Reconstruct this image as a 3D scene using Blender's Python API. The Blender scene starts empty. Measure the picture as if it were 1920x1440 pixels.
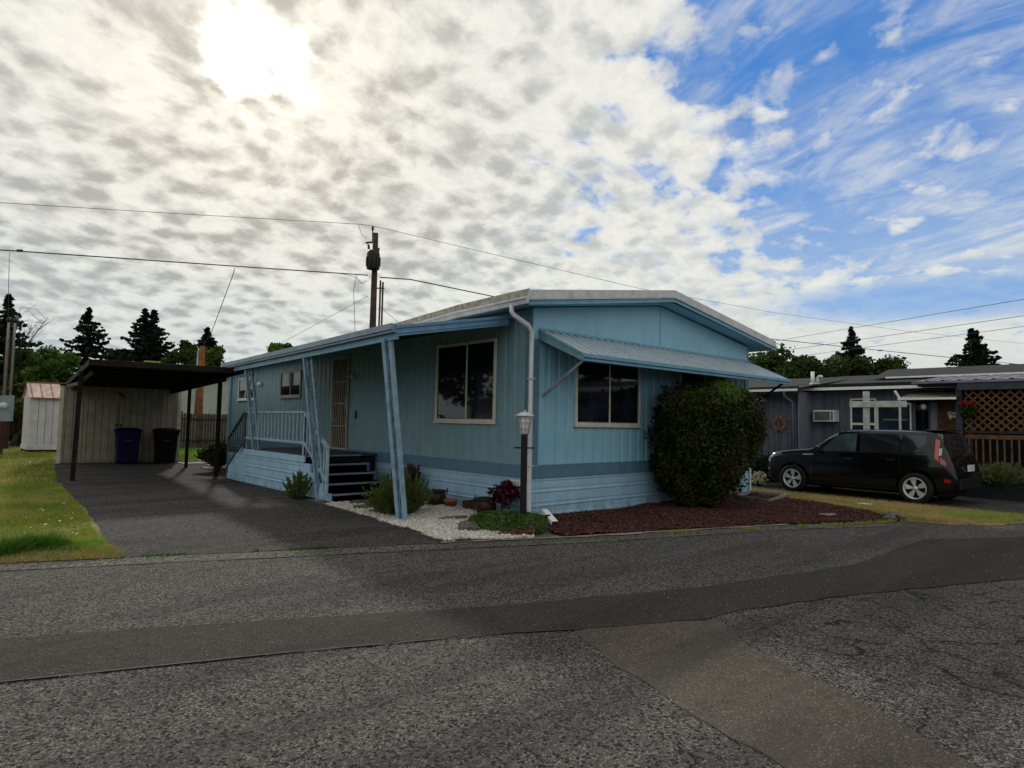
import bpy, bmesh, math, random
import numpy as np
from mathutils import Vector, Matrix
random.seed(7); RNG = np.random.default_rng(7)
S = bpy.context.scene
C = bpy.context.collection
rad = math.radians
# ------------------------------------------------------------------ camera
CAM = np.array([-7.387, -7.772, 1.6])
CR = np.array([0.74456359, -0.6672714, 0.01933724])
CU = np.array([-0.05431183, -0.03168072, 0.99802132])
CF = np.array([0.66533847, 0.74414058, 0.05982904])
FPX = 1200.0
cam = bpy.data.cameras.new('camera'); co = bpy.data.objects.new('camera', cam); C.objects.link(co)
M = Matrix(((CR[0], CU[0], -CF[0], CAM[0]), (CR[1], CU[1], -CF[1], CAM[1]), (CR[2], CU[2], -CF[2], CAM[2]), (0, 0, 0, 1)))
co.matrix_world = M
cam.sensor_width = 36; cam.lens = 36 * FPX / 1920; cam.clip_start = .05; cam.clip_end = 3000
S.camera = co
def at(px, py, depth):
    """world point seen in the photo at px,py at that depth in metres"""
    return Vector(CAM + (CF + CR * (px - 960) / FPX - CU * (py - 720) / FPX) * depth)
def ground_at(px, py, z=0.0):
    d = CF + CR * (px - 960) / FPX - CU * (py - 720) / FPX
    return Vector(CAM + d * ((z - CAM[2]) / d[2]))
def foot(px, depth):
    v = at(px, 790, depth); return Vector((v.x, v.y, 0))

# ------------------------------------------------------------------ materials
def srgb(r, g, b):
    f = lambda c: (c / 255 / 12.92) if c / 255 <= .04045 else ((c / 255 + .055) / 1.055) ** 2.4
    return (f(r), f(g), f(b), 1)
class NT:
    def __init__(s, nt): s.nt = nt; s.n = nt.nodes; s.l = nt.links
    def new(s, t, **k):
        n = s.n.new(t)
        for a, b in k.items(): setattr(n, a, b)
        return n
    def link(s, a, b): s.l.new(a, b)
    def val(s, inp, v):
        if hasattr(v, 'is_linked') or isinstance(v, bpy.types.NodeSocket): s.l.new(v, inp)
        else: inp.default_value = v
    def math(s, op, a, b=0.0, c=0.0, clamp=False):
        n = s.new('ShaderNodeMath', operation=op); n.use_clamp = clamp
        s.val(n.inputs[0], a); s.val(n.inputs[1], b); s.val(n.inputs[2], c); return n.outputs[0]
    def vmath(s, op, a, b=(0, 0, 0)):
        n = s.new('ShaderNodeVectorMath', operation=op); s.val(n.inputs[0], a); s.val(n.inputs[1], b)
        return n.outputs['Value'] if op in ('DOT_PRODUCT', 'LENGTH', 'DISTANCE') else n.outputs[0]
    def mix(s, f, a, b, blend='MIX'):
        n = s.new('ShaderNodeMix', data_type='RGBA', blend_type=blend); n.clamp_factor = True
        s.val(n.inputs[0], f); s.val(n.inputs[6], a); s.val(n.inputs[7], b); return n.outputs[2]
    def noise(s, vec, scale, detail=4, rough=.55, dist=0, out=0):
        n = s.new('ShaderNodeTexNoise'); s.val(n.inputs['Vector'], vec); n.inputs['Scale'].default_value = scale
        n.inputs['Detail'].default_value = detail; n.inputs['Roughness'].default_value = rough
        n.inputs['Distortion'].default_value = dist; return n.outputs[out]
    def voro(s, vec, scale, feature='F1', out='Distance', rnd=1.0):
        n = s.new('ShaderNodeTexVoronoi', feature=feature); s.val(n.inputs['Vector'], vec)
        n.inputs['Scale'].default_value = scale; n.inputs['Randomness'].default_value = rnd; return n.outputs[out]
    def ss(s, x, a, b, lo=0.0, hi=1.0):
        n = s.new('ShaderNodeMapRange', interpolation_type='SMOOTHSTEP'); s.val(n.inputs[0], x)
        n.inputs[1].default_value = a; n.inputs[2].default_value = b; n.inputs[3].default_value = lo; n.inputs[4].default_value = hi
        return n.outputs[0]
    def mapping(s, vec, scale=(1, 1, 1), rot=(0, 0, 0), loc=(0, 0, 0)):
        n = s.new('ShaderNodeMapping'); s.val(n.inputs[0], vec); n.inputs['Scale'].default_value = scale
        n.inputs['Rotation'].default_value = rot; n.inputs['Location'].default_value = loc; return n.outputs[0]
    def bump(s, h, strength=.3, dist=.01, normal=None):
        n = s.new('ShaderNodeBump'); n.inputs['Strength'].default_value = strength; n.inputs['Distance'].default_value = dist
        s.val(n.inputs['Height'], h)
        if normal is not None: s.link(normal, n.inputs['Normal'])
        return n.outputs[0]
MATS = {}
def base_mat(name):
    m = bpy.data.materials.new(name); m.use_nodes = True
    t = NT(m.node_tree); b = t.n['Principled BSDF']; return m, t, b
def pos(t): return t.new('ShaderNodeNewGeometry').outputs['Position']
def objc(t): return t.new('ShaderNodeTexCoord').outputs['Object']
def simple(name, col, rough=.6, metal=0, var=.18, scale=3.0, bump=0, bscale=40, spec=.22, coat=0, grime=0, streak=False, dark=None):
    """painted or plain surface with blotches, fine grain, optional vertical streaks"""
    if name in MATS: return MATS[name]
    m, t, b = base_mat(name); p = pos(t)
    c = tuple(col[:3]) + (1,)
    d = dark or tuple(x * (1 - var * 1.6) for x in col[:3]) + (1,)
    if len(d) == 3: d = d + (1,)
    n1 = t.noise(p, scale, 5, .6)
    k = t.ss(n1, .35, .7)
    colr = t.mix(k, c, d)
    if streak:
        pv = t.mapping(p, (9, 9, .35)); n2 = t.noise(pv, 1.6, 4, .6)
        colr = t.mix(t.math('MULTIPLY', t.ss(n2, .5, .75), .35), colr, tuple(x * .55 for x in col[:3]) + (1,))
        sz_ = t.new('ShaderNodeSeparateXYZ'); t.link(p, sz_.inputs[0]); low_ = t.math('MULTIPLY', t.ss(sz_.outputs[2], .32, .02), t.ss(t.noise(t.mapping(p, (1, 1, .5)), 7, 4, .6), .35, .65))
        colr = t.mix(t.math('MULTIPLY', low_, .5), colr, (.09, .075, .055, 1))
    if grime:
        n3 = t.noise(p, scale * 9, 3, .7)
        colr = t.mix(t.math('MULTIPLY', t.ss(n3, .55, .72), grime), colr, (.05, .045, .035, 1))
    t.link(colr, b.inputs['Base Color'])
    b.inputs['Metallic'].default_value = metal; b.inputs['Specular IOR Level'].default_value = spec
    rr = t.math('ADD', rough - .08, t.math('MULTIPLY', n1, .16)); t.link(rr, b.inputs['Roughness'])
    if coat: b.inputs['Coat Weight'].default_value = coat; b.inputs['Coat Roughness'].default_value = .04
    if streak and not bump: t.link(t.bump(t.noise(p, 2.6, 2, .5), .22, .05), b.inputs['Normal'])
    if bump: t.link(t.bump(t.noise(p, bscale, 4, .6), bump, .01, t.bump(t.noise(p, 2.6, 2, .5), .22, .05) if streak else None), b.inputs['Normal'])
    MATS[name] = m; return m
def leaf_mat(name, cols, rough=.55, trans=.25, scale=1.2):
    """cols: list of base colours picked per leaf card (random island)"""
    if name in MATS: return MATS[name]
    m, t, b = base_mat(name)
    g = t.new('ShaderNodeNewGeometry'); r = t.new('ShaderNodeValToRGB'); r.color_ramp.interpolation = 'LINEAR'
    while len(r.color_ramp.elements) < len(cols): r.color_ramp.elements.new(.5)
    for i, c in enumerate(cols):
        r.color_ramp.elements[i].position = i / max(1, len(cols) - 1); r.color_ramp.elements[i].color = tuple(c) + (1,)
    n = t.noise(g.outputs['Position'], scale, 3, .6)
    v = t.math('ADD', t.math('MULTIPLY', g.outputs['Random Per Island'], .5), t.math('MULTIPLY', t.ss(n, .3, .7), .5))
    t.link(v, r.inputs[0]); t.link(r.outputs[0], b.inputs['Base Color']); b.inputs['Roughness'].default_value = rough
    b.inputs['Specular IOR Level'].default_value = .12
    if trans:
        tr = t.new('ShaderNodeBsdfTranslucent'); t.link(r.outputs[0], tr.inputs[0]); mx = t.new('ShaderNodeMixShader')
        mx.inputs[0].default_value = trans; t.link(b.outputs[0], mx.inputs[1]); t.link(tr.outputs[0], mx.inputs[2])
        t.link(mx.outputs[0], t.n['Material Output'].inputs[0])
    MATS[name] = m; return m
def asphalt(name, base, spread, speck=.35, cell=95, bumpk=.8, tint=(1, 1, 1), cracks=0, patchy=.3):
    if name in MATS: return MATS[name]
    m, t, b = base_mat(name); p = pos(t)
    big = t.noise(p, .55, 5, .6); mid = t.noise(p, 6, 4, .65)
    cellc = t.voro(p, cell, out='Color'); sep = t.new('ShaderNodeSeparateColor'); t.link(cellc, sep.inputs[0])
    rnd = sep.outputs[0]; edge = t.voro(p, cell, 'DISTANCE_TO_EDGE')
    lo = tuple(base * (1 - spread) * k for k in tint) + (1,); hi = tuple(base * (1 + spread * 1.5) * k for k in tint) + (1,)
    col = t.mix(rnd, lo, hi)
    col = t.mix(t.math('MULTIPLY', t.ss(rnd, 1 - speck * .35, 1.0), .75), col, tuple(min(.45, base * 5) * k for k in (1, .97, .92)) + (1,))
    col = t.mix(t.ss(edge, .0, .12, .5, 0), col, (base * .3, base * .3, base * .3, 1))
    col = t.mix(t.math('MULTIPLY', t.ss(big, .35, .68), patchy), col, tuple(base * 1.9 * k for k in (1.05, 1, .9)) + (1,))
    col = t.mix(t.math('MULTIPLY', t.ss(mid, .5, .75), .45), col, (base * .45, base * .44, base * .43, 1))
    c2 = t.voro(p, cell * .58, out='Color'); s2 = t.new('ShaderNodeSeparateColor'); t.link(c2, s2.inputs[0]); e2 = t.voro(p, cell * .58, 'DISTANCE_TO_EDGE')
    big_st = t.math('MULTIPLY', t.ss(s2.outputs[1], .70, .76), t.ss(e2, .03, .10))
    col = t.mix(t.math('MULTIPLY', big_st, speck * .8), col, t.mix(s2.outputs[0], (base * 1.0, base * .98, base * .95, 1), (base * 4.2, base * 4.0, base * 3.7, 1)))
    pit = t.math('MULTIPLY', t.ss(s2.outputs[2], .80, .88), t.ss(e2, .02, .12)); col = t.mix(t.math('MULTIPLY', pit, min(1, speck * 1.1)), col, (base * .22, base * .22, base * .22, 1))
    fleck = t.voro(p, 14, out='Distance'); fm = t.ss(fleck, .04, .065, 1, 0)
    col = t.mix(t.math('MULTIPLY', fm, .7), col, (.34, .33, .30, 1))
    wear = t.noise(t.mapping(p, (.22, 1.5, 1), (0, 0, .36)), 1.1, 4, .6); col = t.mix(t.ss(wear, .42, .66, 0, .45), col, (base * .42, base * .42, base * .42, 1))
    h = t.math('ADD', t.math('MULTIPLY', rnd, .5), t.math('MULTIPLY', t.ss(edge, 0, .25), .5)); h = t.math('ADD', h, t.math('MULTIPLY', t.math('SUBTRACT', big_st, pit), 1.1))
    if cracks:
        w = t.noise(p, 2.2, 4, .6, out=1); pw = t.vmath('ADD', p, t.vmath('SCALE', w)) if False else t.new('ShaderNodeVectorMath', operation='MULTIPLY_ADD')
        t.link(w, pw.inputs[0]); pw.inputs[1].default_value = (.55, .55, 0); t.link(p, pw.inputs[2])
        e = t.voro(t.mapping(pw.outputs[0], (1.0, .75, 0)), 1.75, 'DISTANCE_TO_EDGE')
        reg = t.new('ShaderNodeVectorMath', operation='DISTANCE')
        regn = None
        for (cx, cy, rr) in cracks:
            dn = t.vmath('DISTANCE', p, (cx, cy, 0)); k = t.ss(dn, rr * .45, rr, 1, 0)
            regn = k if regn is None else t.math('MAXIMUM', regn, k)
        cm = t.math('MULTIPLY', t.ss(e, .005, .024, 1, 0), regn)
        cm = t.math('MULTIPLY', cm, t.ss(t.noise(p, 3.1, 3, .6), .35, .55))
        col = t.mix(t.math('MULTIPLY', cm, .85), col, (.018, .018, .016, 1)); h = t.math('SUBTRACT', h, t.math('MULTIPLY', cm, 3.0))
    t.link(col, b.inputs['Base Color']); b.inputs['Roughness'].default_value = .92; b.inputs['Specular IOR Level'].default_value = .10
    t.link(t.bump(h, bumpk, .010), b.inputs['Normal'])
    MATS[name] = m; return m
def ground_mat(name, c1, c2, c3, scale=1.0):
    if name in MATS: return MATS[name]
    m, t, b = base_mat(name); p = pos(t)
    a = t.noise(p, scale * .9, 5, .65); bb = t.noise(p, scale * 7, 5, .7); cc = t.noise(p, scale * 60, 3, .7)
    col = t.mix(t.ss(a, .4, .62), c1 + (1,), c2 + (1,)); col = t.mix(t.ss(bb, .48, .66), col, c3 + (1,))
    col = t.mix(t.ss(cc, .5, .75, 0, .6), col, tuple(x * .4 for x in c1) + (1,))
    t.link(col, b.inputs['Base Color']); b.inputs['Roughness'].default_value = .95; b.inputs['Specular IOR Level'].default_value = .1
    t.link(t.bump(t.math('ADD', bb, cc), .6, .02), b.inputs['Normal'])
    MATS[name] = m; return m
def glass_dark(name='window_glass', col=(.006, .008, .012), rough=.03):
    if name in MATS: return MATS[name]
    m, t, b = base_mat(name); p = pos(t)
    n = t.noise(p, 1.4, 3, .5); t.link(t.mix(t.ss(n, .45, .7), tuple(col) + (1,), tuple(x * 2.6 for x in col) + (1,)), b.inputs['Base Color'])
    b.inputs['Roughness'].default_value = rough; b.inputs['Specular IOR Level'].default_value = .5
    t.link(t.bump(t.noise(p, .8, 2, .5), .03, .05), b.inputs['Normal'])
    MATS[name] = m; return m

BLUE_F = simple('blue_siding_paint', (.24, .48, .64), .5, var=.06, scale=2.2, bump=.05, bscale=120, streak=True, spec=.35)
BLUE_SHADED = simple('blue_siding_shaded', (.185, .32, .385), .5, var=.08, scale=2.2, bump=.05, bscale=120, streak=True, spec=.35)  # same blue siding, with the side wall's shade put into a darker, greyer colour
BLUE_SK = simple('skirting_paint', (.31, .50, .68), .55, var=.10, scale=2.5, streak=True, spec=.3, grime=.25)
BAND = simple('slate_blue_trim', (.10, .20, .29), .5, var=.1, scale=3, streak=True)
TRIMB = simple('blue_metal_trim', (.15, .33, .47), .42, var=.14, scale=4, grime=.2)
POSTB = simple('post_blue_paint', (.26, .40, .52), .42, var=.2, scale=7, grime=.55)
GUTW = simple('weathered_white_metal', (.55, .58, .62), .45, var=.15, scale=5, streak=True, grime=.25)
ROOFTAN = simple('stained_roof_edge', (.42, .38, .33), .8, var=.3, scale=9, grime=.7)
CREAM = simple('cream_window_frame', (.62, .60, .52), .5, var=.12, scale=10, grime=.35)
WHITE = simple('white_paint', (.75, .76, .76), .5, var=.08, scale=4, grime=.15)
GLASS = glass_dark()
DARKIN = simple('dark_interior', (.012, .012, .014), .8)
CARPET = simple('navy_step_carpet', (.012, .014, .03), .95, var=.3, scale=12, bump=.4, bscale=300)
DECKW = simple('deck_boards', (.05, .06, .09), .85, var=.3, scale=12)
BROWNP = simple('dark_brown_carport_paint', (.014, .010, .009), .7, spec=.12, var=.25, scale=6, grime=.3)
SHEDM = simple('shed_cream_siding', (.27, .245, .195), .75, var=.18, scale=3, streak=True, grime=.2)
SHEDL = simple('shed_cream_trim', (.50, .46, .38), .7, var=.15, scale=3, grime=.2)
GROOVE = simple('dark_groove', (.03, .028, .024), .9)
GREYH = simple('slate_grey_siding', (.115, .125, .165), .6, var=.12, scale=2, streak=True, grime=.15)
GREYL = simple('slate_grey_trim', (.17, .185, .235), .6, var=.12, scale=2, streak=True)
ROOFD = simple('dark_rolled_roofing', (.030, .029, .032), .9, var=.25, scale=4, bump=.5, bscale=60)
CORR = simple('grey_ribbed_metal', (.20, .18, .20), .5, var=.2, scale=3, streak=True, metal=.2)
WOODO = simple('orange_cedar', (.15, .072, .030), .7, var=.3, scale=8, streak=True)
WOODD = simple('dark_weathered_wood', (.045, .032, .026), .85, var=.35, scale=5, streak=True)
FENCEM = simple('fence_weathered_boards', (.075, .058, .055), .85, var=.35, scale=4, streak=True)
POLEM = simple('creosote_pole', (.065, .040, .030), .85, var=.35, scale=3, streak=True, bump=.4, bscale=30)
POLEO = simple('reddish_pole', (.23, .085, .030), .85, var=.3, scale=3, streak=True)
BLACKM = simple('black_metal', (.012, .012, .014), .45, var=.2)
STEEL = simple('galvanised_steel', (.33, .35, .37), .42, var=.15, scale=5, metal=.5)
WIREM = simple('wire_black', (.02, .02, .022), .6)
CONC = simple('old_concrete', (.25, .235, .20), .9, var=.25, scale=5, bump=.5, bscale=40, grime=.4)
LEAD = simple('lead_block', (.30, .31, .32), .8, var=.2, scale=9, bump=.4)

# ------------------------------------------------------------------ mesh builder
class MB:
    def __init__(s): s.v = []; s.f = []; s.mi = []; s.sm = []
    def add(s, vs, fs, mi=0, smooth=False):
        o = len(s.v); s.v += [tuple(x) for x in vs]
        for f in fs: s.f.append(tuple(i + o for i in f)); s.mi.append(mi); s.sm.append(smooth)
        return s
    def box(s, x0, x1, y0, y1, z0, z1, mi=0):
        vs = [(x, y, z) for x in (x0, x1) for y in (y0, y1) for z in (z0, z1)]
        return s.add(vs, [(0, 1, 3, 2), (4, 6, 7, 5), (0, 4, 5, 1), (2, 3, 7, 6), (0, 2, 6, 4), (1, 5, 7, 3)], mi)
    def obox(s, c, ax, ay, az, mi=0):
        c = Vector(c); ax, ay, az = Vector(ax), Vector(ay), Vector(az)
        vs = [c + ax * i + ay * j + az * k for i in (-1, 1) for j in (-1, 1) for k in (-1, 1)]
        return s.add(vs, [(0, 1, 3, 2), (4, 6, 7, 5), (0, 4, 5, 1), (2, 3, 7, 6), (0, 2, 6, 4), (1, 5, 7, 3)], mi)
    def bar(s, a, b, w, h, up=(0, 0, 1), mi=0):
        a, b = Vector(a), Vector(b); d = (b - a); L = d.length; d.normalize()
        u = Vector(up); side = d.cross(u)
        if side.length < 1e-4: side = d.cross(Vector((1, 0, 0)))
        side.normalize(); u2 = side.cross(d).normalized()
        return s.obox((a + b) / 2, d * L / 2, side * w / 2, u2 * h / 2, mi)
    def tube(s, pts, r, n=8, mi=0, caps=True, rs=None):
        pts = [Vector(p) for p in pts]; k = len(pts); vs = []; fs = []
        prev = None
        for i, p in enumerate(pts):
            d = (pts[min(i + 1, k - 1)] - pts[max(i - 1, 0)]).normalized()
            a = Vector((0, 0, 1)) if abs(d.z) < .9 else Vector((1, 0, 0))
            if prev is not None: a = prev
            x = (a - d * a.dot(d))
            if x.length < 1e-4: x = d.orthogonal()
            x.normalize(); y = d.cross(x); prev = x; rr = rs[i] if rs else r
            for j in range(n):
                t = 2 * math.pi * j / n; vs.append(p + x * math.cos(t) * rr + y * math.sin(t) * rr)
        for i in range(k - 1):
            for j in range(n): fs.append((i * n + j, i * n + (j + 1) % n, (i + 1) * n + (j + 1) % n, (i + 1) * n + j))
        if caps: fs.append(tuple(range(n))[::-1]); fs.append(tuple((k - 1) * n + j for j in range(n)))
        return s.add(vs, fs, mi, True)
    def lathe(s, prof, c=(0, 0, 0), n=24, mi=0, axis=(0, 0, 1), caps=False):
        c = Vector(c); az = Vector(axis).normalized(); ax = az.orthogonal().normalized(); ay = az.cross(ax); vs = []; fs = []
        for (r, z) in prof:
            for j in range(n):
                t = 2 * math.pi * j / n; vs.append(c + ax * r * math.cos(t) + ay * r * math.sin(t) + az * z)
        for i in range(len(prof) - 1):
            for j in range(n): fs.append((i * n + j, i * n + (j + 1) % n, (i + 1) * n + (j + 1) % n, (i + 1) * n + j))
        if caps: fs.append(tuple(range(n))[::-1]); fs.append(tuple((len(prof) - 1) * n + j for j in range(n)))
        return s.add(vs, fs, mi, True)
    def prism(s, poly, a, b, mi=0):
        """poly: list of 3D points, extruded by vector from a to b (vector b)"""
        n = len(poly); P = [Vector(p) for p in poly]; e = Vector(b)
        vs = [p + Vector(a) for p in P] + [p + Vector(a) + e for p in P]
        fs = [tuple(range(n))[::-1], tuple(range(n, 2 * n))] + [(i, (i + 1) % n, n + (i + 1) % n, n + i) for i in range(n)]
        return s.add(vs, fs, mi)
    def quad(s, *p, mi=0): return s.add(p, [tuple(range(len(p)))], mi)
    def build(s, name, mats, parent=None, bevel=0, fix=True, loc=None):
        me = bpy.data.meshes.new(name)
        off = Vector(loc) if loc else Vector((0, 0, 0))
        me.from_pydata([tuple(Vector(v) - off) for v in s.v], [], s.f)
        if not isinstance(mats, (list, tuple)): mats = [mats]
        for m in mats: me.materials.append(m)
        me.polygons.foreach_set('material_index', s.mi); me.polygons.foreach_set('use_smooth', s.sm); me.update()
        if fix:
            bm = bmesh.new(); bm.from_mesh(me); bmesh.ops.recalc_face_normals(bm, faces=bm.faces); bm.to_mesh(me); bm.free()
        o = bpy.data.objects.new(name, me); C.objects.link(o)
        if loc: o.location = off
        if parent is not None:
            o.parent = parent
            # children are authored in world coordinates
            o.matrix_parent_inverse = Matrix.Identity(4)
            pl = Vector(parent['_w']) if '_w' in parent else Vector((0, 0, 0))
            o.location = off - pl
            if loc: o['_w'] = tuple(off)
            else: o['_w'] = (0, 0, 0)
        elif loc: o['_w'] = tuple(off)
        if bevel:
            md = o.modifiers.new('bevel', 'BEVEL'); md.width = bevel; md.segments = 2; md.limit_method = 'ANGLE'
        return o
def tag(o, label=None, cat=None, group=None, kind=None):
    if label: o['label'] = label
    if cat: o['category'] = cat
    if group: o['group'] = group
    if kind: o['kind'] = kind
    return o
def thing(name, loc, label, cat, group=None):
    o = bpy.data.objects.new(name, None); C.objects.link(o); o.location = loc; o['_w'] = tuple(loc)
    o.empty_display_size = .3
    return tag(o, label, cat, group)
def quads_mesh(name, P, mats, parent=None, mi=None, tri=False, smooth=False):
    """P: (n,4,3) array of quads (or n,3,3)"""
    n, k, _ = P.shape; me = bpy.data.meshes.new(name)
    me.vertices.add(n * k); me.vertices.foreach_set('co', P.reshape(-1).astype(np.float32))
    me.loops.add(n * k); me.loops.foreach_set('vertex_index', np.arange(n * k, dtype=np.int32))
    me.polygons.add(n); me.polygons.foreach_set('loop_start', np.arange(0, n * k, k, dtype=np.int32))
    try: me.polygons.foreach_set('loop_total', np.full(n, k, dtype=np.int32))
    except Exception: pass
    if not isinstance(mats, (list, tuple)): mats = [mats]
    for m in mats: me.materials.append(m)
    if mi is not None: me.polygons.foreach_set('material_index', mi.astype(np.int32))
    me.update(calc_edges=True); me.validate()
    o = bpy.data.objects.new(name, me); C.objects.link(o)
    if parent is not None:
        o.parent = parent; pl = Vector(parent['_w']) if '_w' in parent else Vector((0, 0, 0)); o.location = -pl
    return o
def leaf_cards(centers, size, rng=RNG, normal_up=.0, aspect=1.6, jitter=.35):
    """random oriented leaf quads (pointed at both ends) at centers"""
    n = len(centers); a = rng.normal(size=(n, 3)); a[:, 2] *= (1 - normal_up); a /= np.linalg.norm(a, axis=1)[:, None]
    b = rng.normal(size=(n, 3)); b -= a * (a * b).sum(1)[:, None]; b /= np.linalg.norm(b, axis=1)[:, None]
    s = size * (1 + rng.uniform(-jitter, jitter, size=(n, 1)))
    L = a * s * aspect / 2; W = b * s / 2
    return np.stack([centers - L, centers + W, centers + L, centers - W], 1)
def in_poly(pts, poly):
    x, y = pts[:, 0], pts[:, 1]; inside = np.zeros(len(pts), bool); n = len(poly)
    for i in range(n):
        x1, y1 = poly[i]; x2, y2 = poly[(i + 1) % n]
        c = ((y1 > y) != (y2 > y)) & (x < (x2 - x1) * (y - y1) / (y2 - y1 + 1e-12) + x1); inside ^= c
    return inside
def scatter(poly, n, rng=RNG):
    P = np.array(poly); lo, hi = P.min(0), P.max(0); out = []
    tot = 0
    while tot < n:
        q = rng.uniform(lo, hi, size=(n, 2)); q = q[in_poly(q, poly)]; out.append(q); tot += len(q)
        if not len(q): break
    return np.concatenate(out)[:n]
def fbm2(x, y, s=1.0, seed=0):
    r = np.zeros_like(x); a = 1.0
    for o in range(4):
        f = s * 2 ** o; k = seed * 1.7 + o * 3.1
        r += a * (np.sin(x * f + k + 1.3 * np.sin(y * f * .8 + k)) * np.cos(y * f * 1.1 - k + 1.1 * np.sin(x * f * .7 + 2 * k))); a *= .55
    return r
def sheet(name, poly, z, mat, jag=0, kind='structure', step=.25, seed=1):
    """flat polygon sheet with irregular (jagged) outline"""
    pts = []; n = len(poly); rr = random.Random(seed)
    for i in range(n):
        a = Vector(poly[i]); b = Vector(poly[(i + 1) % n]); L = (b - a).length; k = max(1, int(L / step)) if jag else 1
        k = min(k, 160)
        nrm = Vector((-(b - a).y, (b - a).x)).normalized() if L else Vector((0, 0))
        for j in range(k):
            p = a + (b - a) * j / k
            if jag and j: p = p + nrm * rr.uniform(-jag, jag)
            pts.append((p.x, p.y, z))
    bm = bmesh.new(); vs = [bm.verts.new(p) for p in pts]; f = bm.faces.new(vs); bmesh.ops.triangulate(bm, faces=[f]);
    bmesh.ops.recalc_face_normals(bm, faces=bm.faces)
    for f in bm.faces:
        if f.normal.z < 0: f.normal_flip()
    me = bpy.data.meshes.new(name); bm.to_mesh(me); bm.free(); me.materials.append(mat)
    o = bpy.data.objects.new(name, me); C.objects.link(o); o['kind'] = kind; return o
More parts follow.
